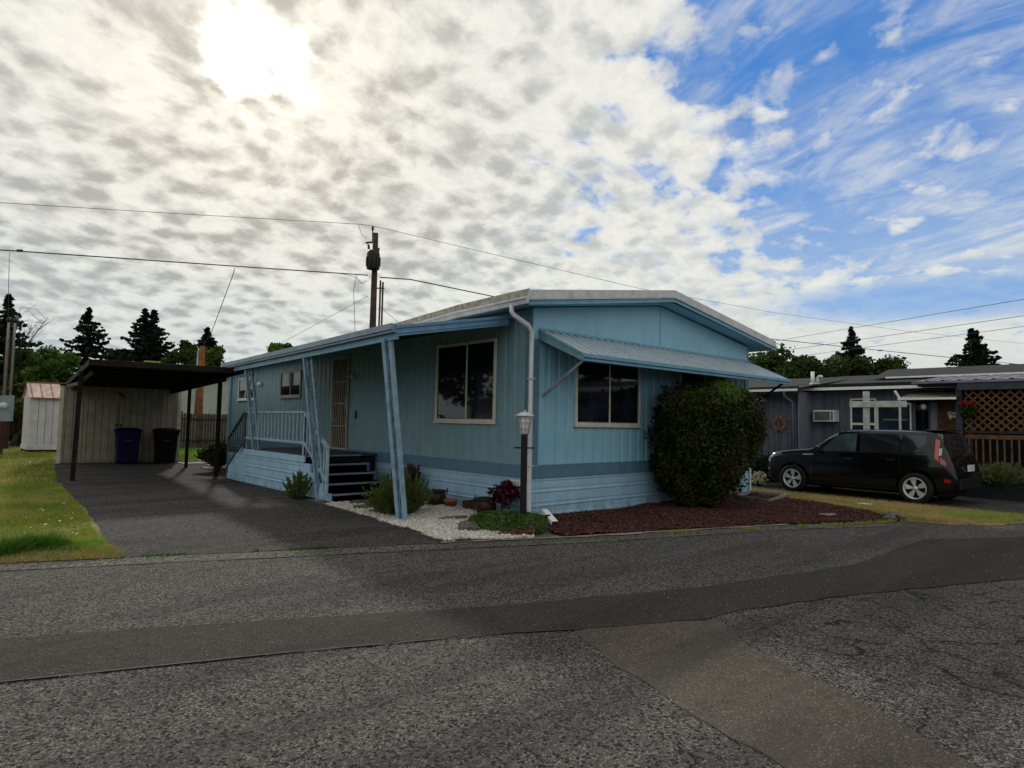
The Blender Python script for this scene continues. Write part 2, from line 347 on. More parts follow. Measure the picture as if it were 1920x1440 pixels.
# ------------------------------------------------------------------ sky and light
SUN_D = Vector((0.28478539, 0.83404862, 0.47250417)).normalized()
def make_world():
    w = bpy.data.worlds.new('World'); S.world = w; w.use_nodes = True
    t = NT(w.node_tree); bg = t.n['Background']
    sky = t.new('ShaderNodeTexSky', sky_type='NISHITA'); sky.sun_disc = False
    sky.sun_elevation = math.asin(SUN_D.z); sky.sun_rotation = math.atan2(SUN_D.x, SUN_D.y)
    sky.altitude = 100; sky.air_density = 1.0; sky.dust_density = .6; sky.ozone_density = 2.5
    d = t.new('ShaderNodeTexCoord').outputs['Generated']
    d = t.vmath('NORMALIZE', d)
    sep = t.new('ShaderNodeSeparateXYZ'); t.link(d, sep.inputs[0]); dx, dy, dz = sep.outputs
    zz = t.math('ADD', t.math('MAXIMUM', dz, 0.0), .26)
    cmb = t.new('ShaderNodeCombineXYZ'); t.link(t.math('DIVIDE', dx, zz), cmb.inputs[0]); t.link(t.math('DIVIDE', dy, zz), cmb.inputs[1])
    p = t.mapping(cmb.outputs[0], (1, 1, 1), (0, 0, rad(-20)))
    q = t.mapping(p, (1, 1.05, 1))
    # warp
    w1 = t.noise(q, 3.0, 2, .5, out=1)
    wn = t.new('ShaderNodeVectorMath', operation='MULTIPLY_ADD'); t.link(w1, wn.inputs[0]); wn.inputs[1].default_value = (.10, .10, 0); t.link(q, wn.inputs[2]); q2 = wn.outputs[0]
    w3 = t.noise(q2, 22, 4, .65, out=1); wm = t.new('ShaderNodeVectorMath', operation='MULTIPLY_ADD'); t.link(w3, wm.inputs[0]); wm.inputs[1].default_value = (.055, .055, 0); t.link(q2, wm.inputs[2]); wn2 = wm.outputs[0]
    f1 = t.noise(q2, 11, 6, .55)                       # cloudlets
    vor = t.new('ShaderNodeTexVoronoi', feature='SMOOTH_F1'); t.link(wn2, vor.inputs['Vector']); vor.inputs['Scale'].default_value = 12.0; vor.inputs['Smoothness'].default_value = .6
    f2 = vor.outputs['Distance']
    big = t.noise(p, 1.5, 3, .5)
    fine = t.noise(q2, 34, 5, .62)
    dens = t.math('ADD', t.math('MULTIPLY', f1, .75), t.math('MULTIPLY', t.math('SUBTRACT', .75, f2), .34))
    dens = t.math('ADD', dens, t.math('MULTIPLY', t.math('SUBTRACT', fine, .5), .22))
    dens = t.math('ADD', t.math('MULTIPLY', t.math('SUBTRACT', dens, .46), 2.2), .5)
    # where the sky opens up: three blue regions
    def region(px, py, a, b):
        v = (CF + CR * (px - 960) / FPX - CU * (py - 720) / FPX); v = v / np.linalg.norm(v)
        dot = t.vmath('DOT_PRODUCT', d, tuple(v)); ang = t.math('ARCCOSINE', t.math('MINIMUM', dot, .99999)); return t.ss(ang, a, b, 1, 0)
    op = t.math('MAXIMUM', region(2050, 170, .05, .80), region(1620, 330, .0, .42))
    op = t.math('MAXIMUM', op, region(1500, 60, .0, .34))
    op = t.math('MAXIMUM', op, t.math('MULTIPLY', region(1120, 385, .0, .20), .40))
    low = t.ss(dz, .06, .26)                           # haze closes over the horizon
    op = t.math('MULTIPLY', op, low)
    thr = t.math('ADD', t.math('MULTIPLY', op, .96), -.28)
    thr = t.math('ADD', thr, t.math('MULTIPLY', t.math('SUBTRACT', big, .5), .5))
    x = t.math('SUBTRACT', dens, thr)
    mask = t.mix(op, t.ss(x, -.12, .36), t.ss(x, -.22, .62)); sm_ = t.new('ShaderNodeSeparateColor'); t.link(mask, sm_.inputs[0]); mask = sm_.outputs[0]
    # thin streaky veil in the open part
    r2 = t.mapping(cmb.outputs[0], (1, 1, 1), (0, 0, rad(8))); st = t.mapping(r2, (4.2, 1.6, 1)); wv = t.noise(st, 1.6, 6, .62, 1.2)
    puff = t.noise(t.mapping(r2, (2.4, 1.4, 1)), 3.2, 5, .6, .5)
    veil = t.math('MULTIPLY', t.ss(wv, .38, .74, .06, .62), t.ss(puff, .32, .62, .35, 1.0))
    veil = t.math('ADD', veil, t.ss(dz, .42, .08, 0, .30))
    mask = t.math('MAXIMUM', mask, veil)
    # blue gap low on the right
    def band(px, py, wx, wz):
        v = (CF + CR * (px - 960) / FPX - CU * (py - 720) / FPX); v = v / np.linalg.norm(v); az = math.atan2(v[0], v[1])
        a = t.math('ARCTAN2', dx, dy); da = t.math('ABSOLUTE', t.math('SUBTRACT', a, az)); dzz = t.math('ABSOLUTE', t.math('SUBTRACT', dz, float(v[2])))
        wob = t.math('MULTIPLY', t.math('SUBTRACT', t.noise(p, 3, 4, .6), .5), .6)
        e = t.math('ADD', t.math('ADD', t.math('POWER', t.math('DIVIDE', da, wx), 2.0), t.math('POWER', t.math('DIVIDE', dzz, wz), 2.0)), wob)
        return t.ss(e, .0, 1.1, 1, 0)
    gap = t.math('MULTIPLY', band(1770, 560, .26, .035), .80)
    mask = t.math('MULTIPLY', mask, t.math('SUBTRACT', 1.0, gap))
    # cloud shading
    dot = t.vmath('DOT_PRODUCT', d, tuple(SUN_D)); ang = t.math('ARCCOSINE', t.math('MINIMUM', dot, .99999))
    gn = t.noise(t.mapping(q2, (1, 1, 1), (0, 0, 0), (3.3, 1.7, 0)), 10.5, 6, .60)
    vb = t.new('ShaderNodeTexVoronoi', feature='SMOOTH_F1'); t.link(t.mapping(wn2, (1, 1, 1), (0, 0, .5), (1.3, .7, 0)), vb.inputs['Vector']); vb.inputs['Scale'].default_value = 15.0; vb.inputs['Smoothness'].default_value = .7
    tv = t.math('ADD', t.math('MULTIPLY', t.math('SUBTRACT', .52, vb.outputs['Distance']), 1.15), t.math('MULTIPLY', t.math('SUBTRACT', gn, .5), 1.7))
    tv = t.math('ADD', t.math('ADD', tv, t.math('MULTIPLY', t.math('SUBTRACT', fine, .5), .35)), .38)
    tv = t.math('ADD', tv, t.math('MULTIPLY', t.math('SUBTRACT', big, .5), .9))
    thick = t.ss(tv, .10, .95)
    left = t.ss(ang, 1.0, .25, .10, 1.0)               # grey bellies show towards the sun only
    lowl = t.ss(dz, .45, .05, .75, 1.0)
    grey = t.math('MULTIPLY', t.math('MULTIPLY', thick, left), lowl)
    bright = t.mix(t.ss(dz, .05, .4), (.80, .82, .76, 1), (.90, .885, .815, 1))
    cloud = t.mix(t.math('MULTIPLY', grey, 1.0), bright, t.mix(t.ss(ang, .55, .15), (.335, .385, .41, 1), (.42, .395, .35, 1)))
    cloud = t.mix(t.math('MULTIPLY', t.ss(fine, .35, .7), .16), cloud, (.42, .46, .50, 1))
    cloud = t.mix(t.math('MULTIPLY', t.ss(dz, .22, .0), .45), cloud, (.50, .58, .64, 1))
    skyc = t.mix(1.0, sky.outputs[0], (.22, .58, 1.15, 1), 'MULTIPLY')
    skyb = t.mix(.72, t.mix(1.0, skyc, (.10, .10, .10, 1), 'MULTIPLY'), t.mix(t.ss(dz, .02, .5), (.30, .52, .80, 1), (.060, .25, .66, 1)))
    col = t.mix(mask, skyb, cloud)
    # glow of the veiled sun
    an = t.math('ADD', ang, t.math('MULTIPLY', t.math('SUBTRACT', f1, .5), .11))
    an = t.math('ADD', an, t.math('MULTIPLY', t.math('SUBTRACT', tv, .5), .035)); g1 = t.ss(an, .078, .020, 0, 1.0); g2 = t.math('POWER', t.ss(an, .50, .0), 2.8)
    col = t.mix(1.0, col, t.mix(1.0, (1, .93, .80, 1), t.new('ShaderNodeCombineColor').outputs[0]) if False else (0, 0, 0, 1), 'ADD')
    add = t.new('ShaderNodeVectorMath', operation='SCALE'); add.inputs[0].default_value = (1, .95, .86); t.link(g1, add.inputs['Scale'])
    a2 = t.new('ShaderNodeVectorMath', operation='SCALE'); a2.inputs[0].default_value = (.20, .15, .07); t.link(t.math('MULTIPLY', g2, t.math('SUBTRACT', 1.1, t.math('MULTIPLY', thick, .75))), a2.inputs['Scale'])
    tot = t.vmath('ADD', t.vmath('ADD', col, add.outputs[0]), a2.outputs[0])
    fin = t.new('ShaderNodeVectorMath', operation='SCALE'); t.link(tot, fin.inputs[0]); fin.inputs['Scale'].default_value = 10.0
    t.link(fin.outputs[0], bg.inputs[0]); bg.inputs[1].default_value = .1
    w.cycles.sampling_method = 'MANUAL'; w.cycles.sample_map_resolution = 1024
make_world()
sl = bpy.data.lights.new('sun', 'SUN'); sl.energy = 2.3; sl.angle = rad(3.2); sl.color = (1, .93, .82)
so = bpy.data.objects.new('sun', sl); C.objects.link(so); so.rotation_euler = SUN_D.to_track_quat('Z', 'Y').to_euler()
so.location = (0, 0, 30)
# ------------------------------------------------------------------ ground, road, beds
GR = ground_mat('ground_soil_grass', (.055, .065, .022), (.10, .095, .035), (.07, .055, .03))
sheet('ground', [(-900, -900), (1200, -900), (1200, 1200), (-900, 1200)], -.03, GR)
CRK = [(-3.9, -6.9, 1.6), (-5.2, -6.6, 1.7), (-1.6, -6.3, 2.1), (.3, -6.6, 2.2), (-2.6, -5.5, .9)]
ASP = asphalt('old_road_asphalt', .076, .75, .95, 104, .9, (1.03, 1, .96), CRK, .35)
ASPD = asphalt('driveway_asphalt', .045, .75, .9, 80, .7, (1, 1, 1.04), 0, .18)
PATCH = asphalt('smooth_patch_asphalt', .036, .4, .25, 140, .35, (1.10, 1, .90), 0, .15)
PATCHB = asphalt('brown_patch_asphalt', .062, .35, .25, 140, .35, (1.22, 1.0, .80), 0, .25)
SHOULD = asphalt('gravelly_shoulder', .090, .55, .8, 60, 1.0, (1.08, 1, .9), 0, .45)
EDGE = [(-26, 9.5), (-16, 4.9), (-9, 1.9), (-6.81, .92), (-5.77, .51), (-2.4, -.89), (-.49, -1.70), (1.4, -2.32), (3.13, -2.92), (4.7, -3.72), (5.4, -4.55), (6.2, -5.15), (7.6, -5.55), (9.5, -6.1), (12.0, -6.9), (22, -10.5), (40, -16)]
road = sheet('road', [(x, y + .8) for x, y in EDGE[::-1]] + [(-26, -40), (40, -40)][::1], 0.0, ASP, 0)
# worn shoulder seam along the edge
def off_line(pts, d0, d1):
    a = []; b = []
    for i, p in enumerate(pts):
        q0 = Vector(pts[max(0, i - 1)]); q1 = Vector(pts[min(len(pts) - 1, i + 1)]); n = Vector(((q1 - q0).y, -(q1 - q0).x)).normalized()
        a.append(tuple(Vector(p) + n * d0)); b.append(tuple(Vector(p) + n * d1))
    return a + b[::-1]
sheet('road_shoulder', off_line(EDGE[1:10], -.02, .36), .004, SHOULD, .035, seed=3)
SEAMM = simple('tar_seam', (.032, .031, .030), .8, var=.2, scale=12)
sheet('road_seam', off_line(EDGE[1:10],   .36, .375), .008, SEAMM, .008, step=.12, seed=9)
sheet('asphalt_strip', [(-14, .3), (-6.97, -1.95), (-5.2, -2.75), (-3.55, -3.54), (-1.6, -4.25), (.72, -4.78), (3.4, -4.75), (5.6, -5.9), (9.5, -7.6), (9.2, -8.6), (5.5, -7.4), (1.57, -6.23), (-.6, -5.35), (-2.1, -4.88), (-2.55, -4.85),
      (-3.56, -4.36), (-4.04, -4.09), (-5.5, -3.45), (-7.03, -2.86), (-14, -.5)], .008, PATCH, .02, step=.2, seed=4)
sheet('asphalt_strip_seam', [(-14, -.5), (-7.03, -2.86), (-5.5, -3.45), (-4.04, -4.09), (-3.56, -4.36), (-3.57, -4.385), (-4.045, -4.11), (-5.505, -3.47), (-7.03, -2.885), (-14, -.525)], .0105, SEAMM, .004, step=.1, seed=14)
sheet('asphalt_cross_patch', [(-3.62, -4.33), (-2.5, -4.88), (-2.9, -5.4), (-3.04, -5.76), (-3.2, -6.2), (-3.56, -6.84), (-4.2, -8.2), (-5.2, -9.4), (-6.3, -8.6), (-5.0, -7.0), (-4.33, -6.33), (-4.18, -5.72), (-3.9, -4.9)], .004, PATCHB, .02, step=.14, seed=5)
sheet('driveway', [(-5.80, .54), (-2.38, -.87), (-2.02, 1.6), (-1.92, 3.5), (-1.72, 6), (-1.66, 9.5), (-.4, 12.2), (-.35, 15.0), (-.95, 16.9), (-4.55, 17.2), (-5.2, 10.7), (-5.45, 5)], .009, ASPD, .02, seed=6)
sheet('neighbour_driveway', [(8.25, -5.75), (8.2, -3), (8.25, 0), (8.1, 4), (8.1, 12), (11.2, 12), (11.5, -3.0), (11.7, -6.7)], .012, ASPD, .02, seed=7)
SOIL = ground_mat('bed_soil', (.035, .024, .018), (.05, .035, .025), (.028, .02, .015), 2)
MULM = ground_mat('red_mulch_base', (.032, .008, .007), (.05, .014, .010), (.02, .007, .006), 3)
mul_poly = [(.04, -.04), (.0, -.3), (-.35, -.8), (-.75, -1.25), (-.70, -1.52), (1.4, -2.25), (3.13, -2.85), (4.6, -3.6), (5.45, -3.95), (6.3, -2.5), (7.15, -.95), (7.5, .1), (7.25, .3), (7.25, -.02)]
sheet('mulch_bed_soil', mul_poly, .012, MULM, .02, seed=8)
sheet('gravel_bed_soil', [(-1.95, 4.4), (-1.95, 3.5), (-2.05, 1.6), (-2.36, -.86), (-.5, -1.62), (-.25, -1.5), (.2, -.6), (.25, 0), (0, 0), (0, 4.6)], .010, simple('pale_grit', (.13, .12, .10), .95, var=.4, scale=14, grime=.4), .01)
def chips(name, poly, n, size, mat, z0, flat=.35, label=None, cat=None, hfun=None, seedk=1, tilt=.5):
    rng = np.random.default_rng(seedk); P = scatter(poly, n, rng); n = len(P)
    s = size * rng.uniform(.5, 1.5, size=(n, 3)); s[:, 2] *= flat
    z = z0 + (hfun(P) if hfun is not None else 0) + s[:, 2] * .3
    c = np.column_stack([P, np.broadcast_to(z, n)]); th = rng.uniform(0, 6.28, n); tx = rng.normal(0, tilt, n)
    ax = np.stack([np.cos(th), np.sin(th), np.zeros(n)], 1); ay = np.stack([-np.sin(th) * np.cos(tx), np.cos(th) * np.cos(tx), np.sin(tx)], 1); az = np.cross(ax, ay)
    base = np.array([(1, 0, 0), (0, 1, 0), (-1, 0, 0), (0, -1, 0), (0, 0, 1), (0, 0, -1)], float)
    V = base[None] * 1.0; jit = rng.uniform(.75, 1.2, size=(n, 6, 1)); V = V * jit
    W = c[:, None, :] + V[..., 0:1] * (ax * s[:, 0:1])[:, None] + V[..., 1:2] * (ay * s[:, 1:2])[:, None] + V[..., 2:3] * (az * s[:, 2:3])[:, None]
    F = np.array([(0, 1, 4), (1, 2, 4), (2, 3, 4), (3, 0, 4), (1, 0, 5), (2, 1, 5), (3, 2, 5), (0, 3, 5)])
    T = W[:, F, :].reshape(-1, 3, 3)
    # keep islands per chip: build indexed mesh
    me = bpy.data.meshes.new(name); nv = n * 6
    me.vertices.add(nv); me.vertices.foreach_set('co', W.reshape(-1).astype(np.float32))
    idx = (F[None] + (np.arange(n) * 6)[:, None, None]).reshape(-1).astype(np.int32)
    me.loops.add(len(idx)); me.loops.foreach_set('vertex_index', idx); me.polygons.add(len(idx) // 3)
    me.polygons.foreach_set('loop_start', np.arange(0, len(idx), 3, dtype=np.int32)); 
    try: me.polygons.foreach_set('loop_total', np.full(len(idx) // 3, 3, dtype=np.int32))
    except Exception: pass
    me.materials.append(mat); me.update(calc_edges=True); me.validate()
    o = bpy.data.objects.new(name, me); C.objects.link(o); o['kind'] = 'stuff'
    return tag(o, label, cat)
def isl_mat(name, cols, rough=.85, bump=0):
    m, t, b = base_mat(name); g = t.new('ShaderNodeNewGeometry'); r = t.new('ShaderNodeValToRGB')
    while len(r.color_ramp.elements) < len(cols): r.color_ramp.elements.new(.5)
    for i, c in enumerate(cols): r.color_ramp.elements[i].position = i / (len(cols) - 1); r.color_ramp.elements[i].color = tuple(c) + (1,)
    t.link(g.outputs['Random Per Island'], r.inputs[0]); n = t.noise(g.outputs['Position'], 60, 3, .6)
    t.link(t.mix(t.ss(n, .4, .7, 0, .35), r.outputs[0], (.05, .045, .04, 1)), b.inputs['Base Color']); b.inputs['Roughness'].default_value = rough
    b.inputs['Specular IOR Level'].default_value = .25
    return m
MULC = isl_mat('mulch_chip', [(.016, .004, .005), (.045, .011, .010), (.075, .020, .015), (.028, .012, .018), (.15, .060, .038)], .9)
chips('mulch', mul_poly, 21000, .027, MULC, .018, .35, 'dark red bark mulch spread in front of the blue home', 'mulch', hfun=lambda P: .02 * fbm2(P[:, 0], P[:, 1], 2.2) + .012, seedk=2)
GRVC = isl_mat('white_gravel_stone', [(.40, .37, .33), (.52, .50, .47), (.66, .64, .60), (.30, .26, .22), (.60, .60, .60)], .8)
gp1 = [(-2.05, 1.6), (-2.30, -.6), (-2.32, -.84), (-1.15, -1.34), (-1.4, -.9), (-1.5, -.25), (-.9, .35), (-.45, .75), (-.2, 1.5), (-.12, 2.5), (-.75, 2.6), (-1.0, 1.7), (-1.45, 1.4)]
gp2 = [(-1.93, 3.45), (-2.02, 1.9), (-2.05, 1.2), (-1.75, 1.15), (-1.6, 2.3), (-1.1, 3.0), (-1.0, 3.4)]
chips('white_gravel', gp1, 8500, .034, GRVC, .020, .8, 'white landscaping gravel beside the blue side wall', 'gravel', hfun=lambda P: .015 * fbm2(P[:, 0], P[:, 1], 2.5) + .012, seedk=3)
g2_ = chips('white_gravel', gp2, 1900, .032, GRVC, .018, .8, 'narrow run of white gravel along the driveway edge by the steps', 'gravel', seedk=4)
# stray stones on the road
chips('road_grit', [(-9, .6), (-5.8, .4), (-.5, -1.75), (3, -3), (4, -6), (-2, -7.5), (-7, -6), (-9, -3)], 1500, .0065, isl_mat('grit_stone', [(.20, .19, .17), (.34, .32, .30), (.05, .05, .05), (.14, .12, .10)]), .012, .8, 'loose grit scattered over the old asphalt', 'grit', seedk=5)
# concrete curb strip under mulch edge
sheet('mulch_edge', off_line(EDGE[5:9], -.10, .0), .016, CONC, .03, seed=12)
# slabs near the back steps
for i, (x, y, w, d) in enumerate([(-.75, 15.6, .55, .45), (-.25, 13.9, .6, .5), (-.62, 12.7, .7, .5), (.2, 16.2, .7, .5)]):
    o = MB().box(x - w, x + w, y - d, y + d, 0, .035 + .01 * i).build('paving_slab', CONC, None, .01, loc=(x, y, 0))
    tag(o, ['concrete slab nearest the shed corner', 'middle concrete slab of the walk behind the steps', 'concrete slab nearest the far porch steps', 'back concrete slab beside the bright grass'][i], 'slab', 'concrete slabs behind the porch')
for i, (x, y, w, d, r) in enumerate([(-1.25, 3.15, .36, .22, .2), (-1.55, 2.55, .34, .2, .35), (-1.62, 1.95, .26, .16, .5), (-.62, 2.15, .3, .2, .1), (-.55, 1.35, .34, .18, .3), (-1.15, .55, .32, .14, .4)]):
    rr = random.Random(i); poly = [(x + math.cos(a + r) * w * rr.uniform(.85, 1.1), y + math.sin(a + r) * d * rr.uniform(.85, 1.1), .03) for a in [k * math.pi / 5 for k in range(10)]]
    o = MB().prism(poly, (0, 0, 0), (0, 0, .035)).build('stepping_stone', simple('stepping_slate', (.11, .105, .10), .85, var=.3, scale=9, bump=.5, grime=.3), None, .008, loc=(x, y, .03))
    tag(o, ['flat dark stepping stone closest to the bottom step', 'flat stepping stone between the steps and the leaning post', 'small flat stepping stone half under the green shrub', 'flat stone lying against the side wall behind the pots', 'flat stone in the white gravel beside the post foot', 'flat stone in the white gravel nearest the ground cover'][i], 'stone', 'flat stepping stones in the gravel')
# ---------------- grass blades
def grass(name, poly, n, h, w, mat, label, cat='grass', seedk=1, hf=None, lean=.5, z=0.0, keep=None):
    rng = np.random.default_rng(seedk); P = scatter(poly, n, rng)
    if keep is not None: P = P[keep(P, rng)]
    n = len(P); hh = h * rng.uniform(.4, 1.3, n)
    if hf is not None: hh = hh * hf(P)
    th = rng.uniform(0, 6.28, n); dirv = np.stack([np.cos(th), np.sin(th), 0 * th], 1); ln = rng.normal(0, lean, (n, 2))
    base = np.column_stack([P, np.full(n, z)]); ww = (w * rng.uniform(.6, 1.3, n))[:, None]
    mid = base + np.column_stack([ln * hh[:, None] * .35, hh * .55]); tip = base + np.column_stack([ln * hh[:, None], hh])
    Q = np.stack([base - dirv * ww / 2, base + dirv * ww / 2, mid + dirv * ww * .35, mid - dirv * ww * .35], 1)
    T = np.stack([mid - dirv * ww * .35, mid + dirv * ww * .35, tip, tip + dirv * ww * .02], 1)
    # one island per blade: merge into indexed mesh
    V = np.stack([Q[:, 0], Q[:, 1], Q[:, 2], Q[:, 3], tip], 1).reshape(-1, 3); me = bpy.data.meshes.new(name)
    me.vertices.add(len(V)); me.vertices.foreach_set('co', V.reshape(-1).astype(np.float32))
    o5 = (np.arange(n) * 5)[:, None]; idx = np.concatenate([np.array([[0, 1, 2, 3]]) + o5, np.array([[3, 2, 4]]) + o5], 1).reshape(-1).astype(np.int32)
    me.loops.add(len(idx)); me.loops.foreach_set('vertex_index', idx); me.polygons.add(2 * n)
    ls = np.stack([np.arange(n) * 7, np.arange(n) * 7 + 4], 1).reshape(-1).astype(np.int32); me.polygons.foreach_set('loop_start', ls)
    try: me.polygons.foreach_set('loop_total', np.tile([4, 3], n).astype(np.int32))
    except Exception: pass
    me.materials.append(mat); me.update(calc_edges=True); me.validate()
    o = bpy.data.objects.new(name, me); C.objects.link(o); o['kind'] = 'stuff'
    return tag(o, label, cat)
GRASSM = leaf_mat('lawn_blade', [(.09, .16, .015), (.17, .25, .03), (.30, .31, .07), (.42, .34, .12)], .6, .3, .9)
GRASSD = leaf_mat('rich_green_blade', [(.025, .075, .008), (.05, .13, .015), (.08, .18, .02)], .55, .3, 1.4)
STRAW = leaf_mat('dry_grass_blade', [(.30, .23, .10), (.36, .28, .12), (.22, .20, .07), (.16, .18, .05)], .7, .3, .8)
BRIGHTG = leaf_mat('bright_green_blade', [(.10, .22, .02), (.16, .30, .03), (.22, .34, .05)], .55, .35, .8)
lawn_poly = [(-30, 11), (-16, 5.0), (-9, 2.0), (-6.81, 1.0), (-5.85, .6), (-5.5, 5), (-5.25, 10.7), (-4.6, 17.3), (-3.5, 24.6), (-4, 40), (-30, 40)]
sheet('lawn', [(-30, 11), (-16, 5.0), (-9, 2.0), (-6.81, .97), (-5.75, .54), (-5.0, 1.5), (-5.0, 5), (-4.8, 10.7), (-4.0, 17.3), (-3.0, 24.6), (-4, 40), (-30, 40)], .004, ground_mat('lawn_ground', (.11, .12, .025), (.22, .18, .07), (.07, .10, .02), .8), .05, seed=31)
near = [(-11, 3), (-6.81, 1.0), (-5.87, .62), (-5.5, 5), (-5.28, 10.0), (-11.5, 10)]
far = [(-20, 10), (-11.5, 10), (-5.28, 10), (-4.6, 17.3), (-3.6, 24.6), (-4, 34), (-20, 34)]
grass('lawn_grass', near, 80000, .065, .011, GRASSM, 'short yellowing lawn grass left of the driveway', seedk=11, hf=lambda P: .7 + .35 * np.clip(fbm2(P[:, 0], P[:, 1], 1.4), -1, 1))
grass('lawn_grass', far, 60000, .085, .024, GRASSM, 'far part of the lawn reaching the white shed', seedk=12)
grass('lawn_grass', [(-7.6, 1.45), (-6.7, 1.10), (-6.15, .92), (-5.98, 1.3), (-6.35, 2.1), (-8.0, 2.7)], 16000, .19, .013, GRASSD, 'thick dark green tuft of grass at the road edge of the lawn', seedk=13, hf=lambda P: .35 + .7 * np.clip(fbm2(P[:, 0], P[:, 1], 3), 0, 1.2), keep=lambda P, r: fbm2(P[:, 0], P[:, 1], 2.6, 3) + r.uniform(-.7, .7, len(P)) > -.35)
grass('lawn_grass', [(-6.15, 1.2), (-5.82, .72), (-5.74, 1.8), (-6.0, 2.0)], 2600, .07, .008, BRIGHTG, 'bright green grass clump at the corner of lawn and driveway', seedk=14, keep=lambda P, r: fbm2(P[:, 0], P[:, 1], 5, 2) > -.3)
sheet('bare_soil', [(-9, 1.9), (-6.81, .93), (-5.78, .52), (-5.79, .95), (-6.1, 1.0), (-6.8, 1.2), (-9, 2.25)], .010, ground_mat('sandy_soil', (.20, .13, .075), (.28, .19, .11), (.12, .085, .045), 3), .05, seed=33)
grass('dry_grass', [(-8, 1.42), (-6.81, .90), (-5.74, .5), (-5.72, 1.3), (-6.3, 1.4), (-8, 2.0)], 7500, .055, .006, STRAW, 'dry straw grass on the sandy edge of the lawn', seedk=15, z=.01)
strip = [(5.5, -3.95), (5.55, -4.5), (6.3, -5.1), (7.6, -5.5), (8.2, -5.7), (8.15, -3), (8.2, 0), (8.05, 6), (7.45, 6), (7.45, .35), (7.2, -.95), (6.3, -2.55)]
sheet('grass_strip', [(5.4, -3.7), (5.5, -4.55), (6.3, -5.15), (7.6, -5.52), (8.5, -5.7), (8.5, -3), (8.5, 6), (7.25, 6), (7.25, .35), (6.9, -1.0), (6.0, -2.6)], .008, ground_mat('dry_strip_ground', (.26, .19, .085), (.34, .26, .12), (.16, .15, .05), 1.5), .05, seed=35)
grass('dry_grass', strip, 26000, .065, .012, STRAW, 'strip of dry yellow grass between red mulch and neighbour driveway', seedk=16, z=.005)
grass('lawn_grass', [(6.2, -4.6), (6.7, -5.1), (7.9, -5.45), (7.9, -4.6), (7.2, -3.9)], 3800, .08, .009, BRIGHTG, 'green weedy patch on the dry strip beside the road', seedk=17, keep=lambda P, r: fbm2(P[:, 0], P[:, 1], 3.5, 4) > -.1)
sheet('back_lawn', [(-.8, 17.2), (4, 14.9), (9, 22), (9, 30), (-3, 30)], .004, ground_mat('back_lawn_ground', (.09, .16, .02), (.13, .20, .03), (.07, .11, .02), 1), .03)
grass('lawn_grass', [(-.8, 17.4), (4, 17), (6, 26), (-1, 26)], 22000, .07, .02, BRIGHTG, 'bright sunlit green grass seen between the shed and the home', seedk=18)
chips('dandelion_heads', [(-9, 2.2), (-6.81, 1.3), (-5.9, 1.2), (-5.6, 6), (-9, 8)], 60, .018, isl_mat('dandelion_yellow', [(.75, .70, .08), (.8, .8, .75), (.6, .62, .2)]), .07, .5, 'scattered dandelion heads in the near lawn', 'dandelions', seedk=41)
grass('weed_tuft', [(-5.86, .62), (-2.4, -.80), (-2.42, -.88), (-5.84, .52)], 900, .035, .009, GRASSD, 'thin line of weeds in the joint between driveway and road', seedk=42, z=.01, keep=lambda P, r: fbm2(P[:, 0], P[:, 1], 4, 7) > .25)
grass('weed_tuft', [(-.45, -1.72), (5.2, -3.95), (5.3, -4.05), (-.4, -1.8)], 2200, .05, .010, GRASSM, 'sparse weeds growing out of the edge of the mulch bed', seedk=43, z=.01, keep=lambda P, r: fbm2(P[:, 0], P[:, 1], 3, 5) > .1)
# ground cover by the lamp post
GCM = leaf_mat('ground_cover_leaf', [(.022, .055, .014), (.045, .095, .022), (.09, .14, .035), (.06, .06, .03)], .5, .25, 4)
def mound(name, poly, n, hfun, size, mat, label, cat, seedk, aspect=2.2):
    rng = np.random.default_rng(seedk); P = scatter(poly, n, rng); h = hfun(P) * rng.uniform(.15, 1.0, len(P)) ** .5
    o = quads_mesh(name, leaf_cards(np.column_stack([P, h + .01]), size, rng, .2, aspect), mat); o['kind'] = 'stuff'; return tag(o, label, cat)
gcp = [(-1.50, -.25), (-1.45, -.85), (-1.18, -1.22), (-.85, -1.18), (-.5, -.95), (-.15, -.55), (-.02, -.25), (-.05, .15), (-.45, .75), (-.75, .55), (-1.15, .15)]
def gch(P):
    c = np.array([-.72, -.35]); d = np.linalg.norm((P - c) / np.array([.85, .95]), axis=1); return .21 * np.clip(1.15 - d, .12, 1) * (1 + .25 * fbm2(P[:, 0], P[:, 1], 5))
mound('ground_cover', gcp, 15000, gch, .028, GCM, 'low leafy green ground cover around the lamp post', 'ground cover', 21)
PINK = leaf_mat('brown_pink_leaf', [(.10, .05, .035), (.14, .08, .05), (.06, .07, .03)], .6, .2, 5)
mound('ground_cover', [(-1.5, -.95), (-1.2, -1.3), (-.95, -1.2), (-1.25, -.85)], 700, lambda P: .07 + .05 * fbm2(P[:, 0], P[:, 1], 6), .026, PINK, 'brownish pink creeping plant at the gravel edge by the road', 'ground cover', 22)
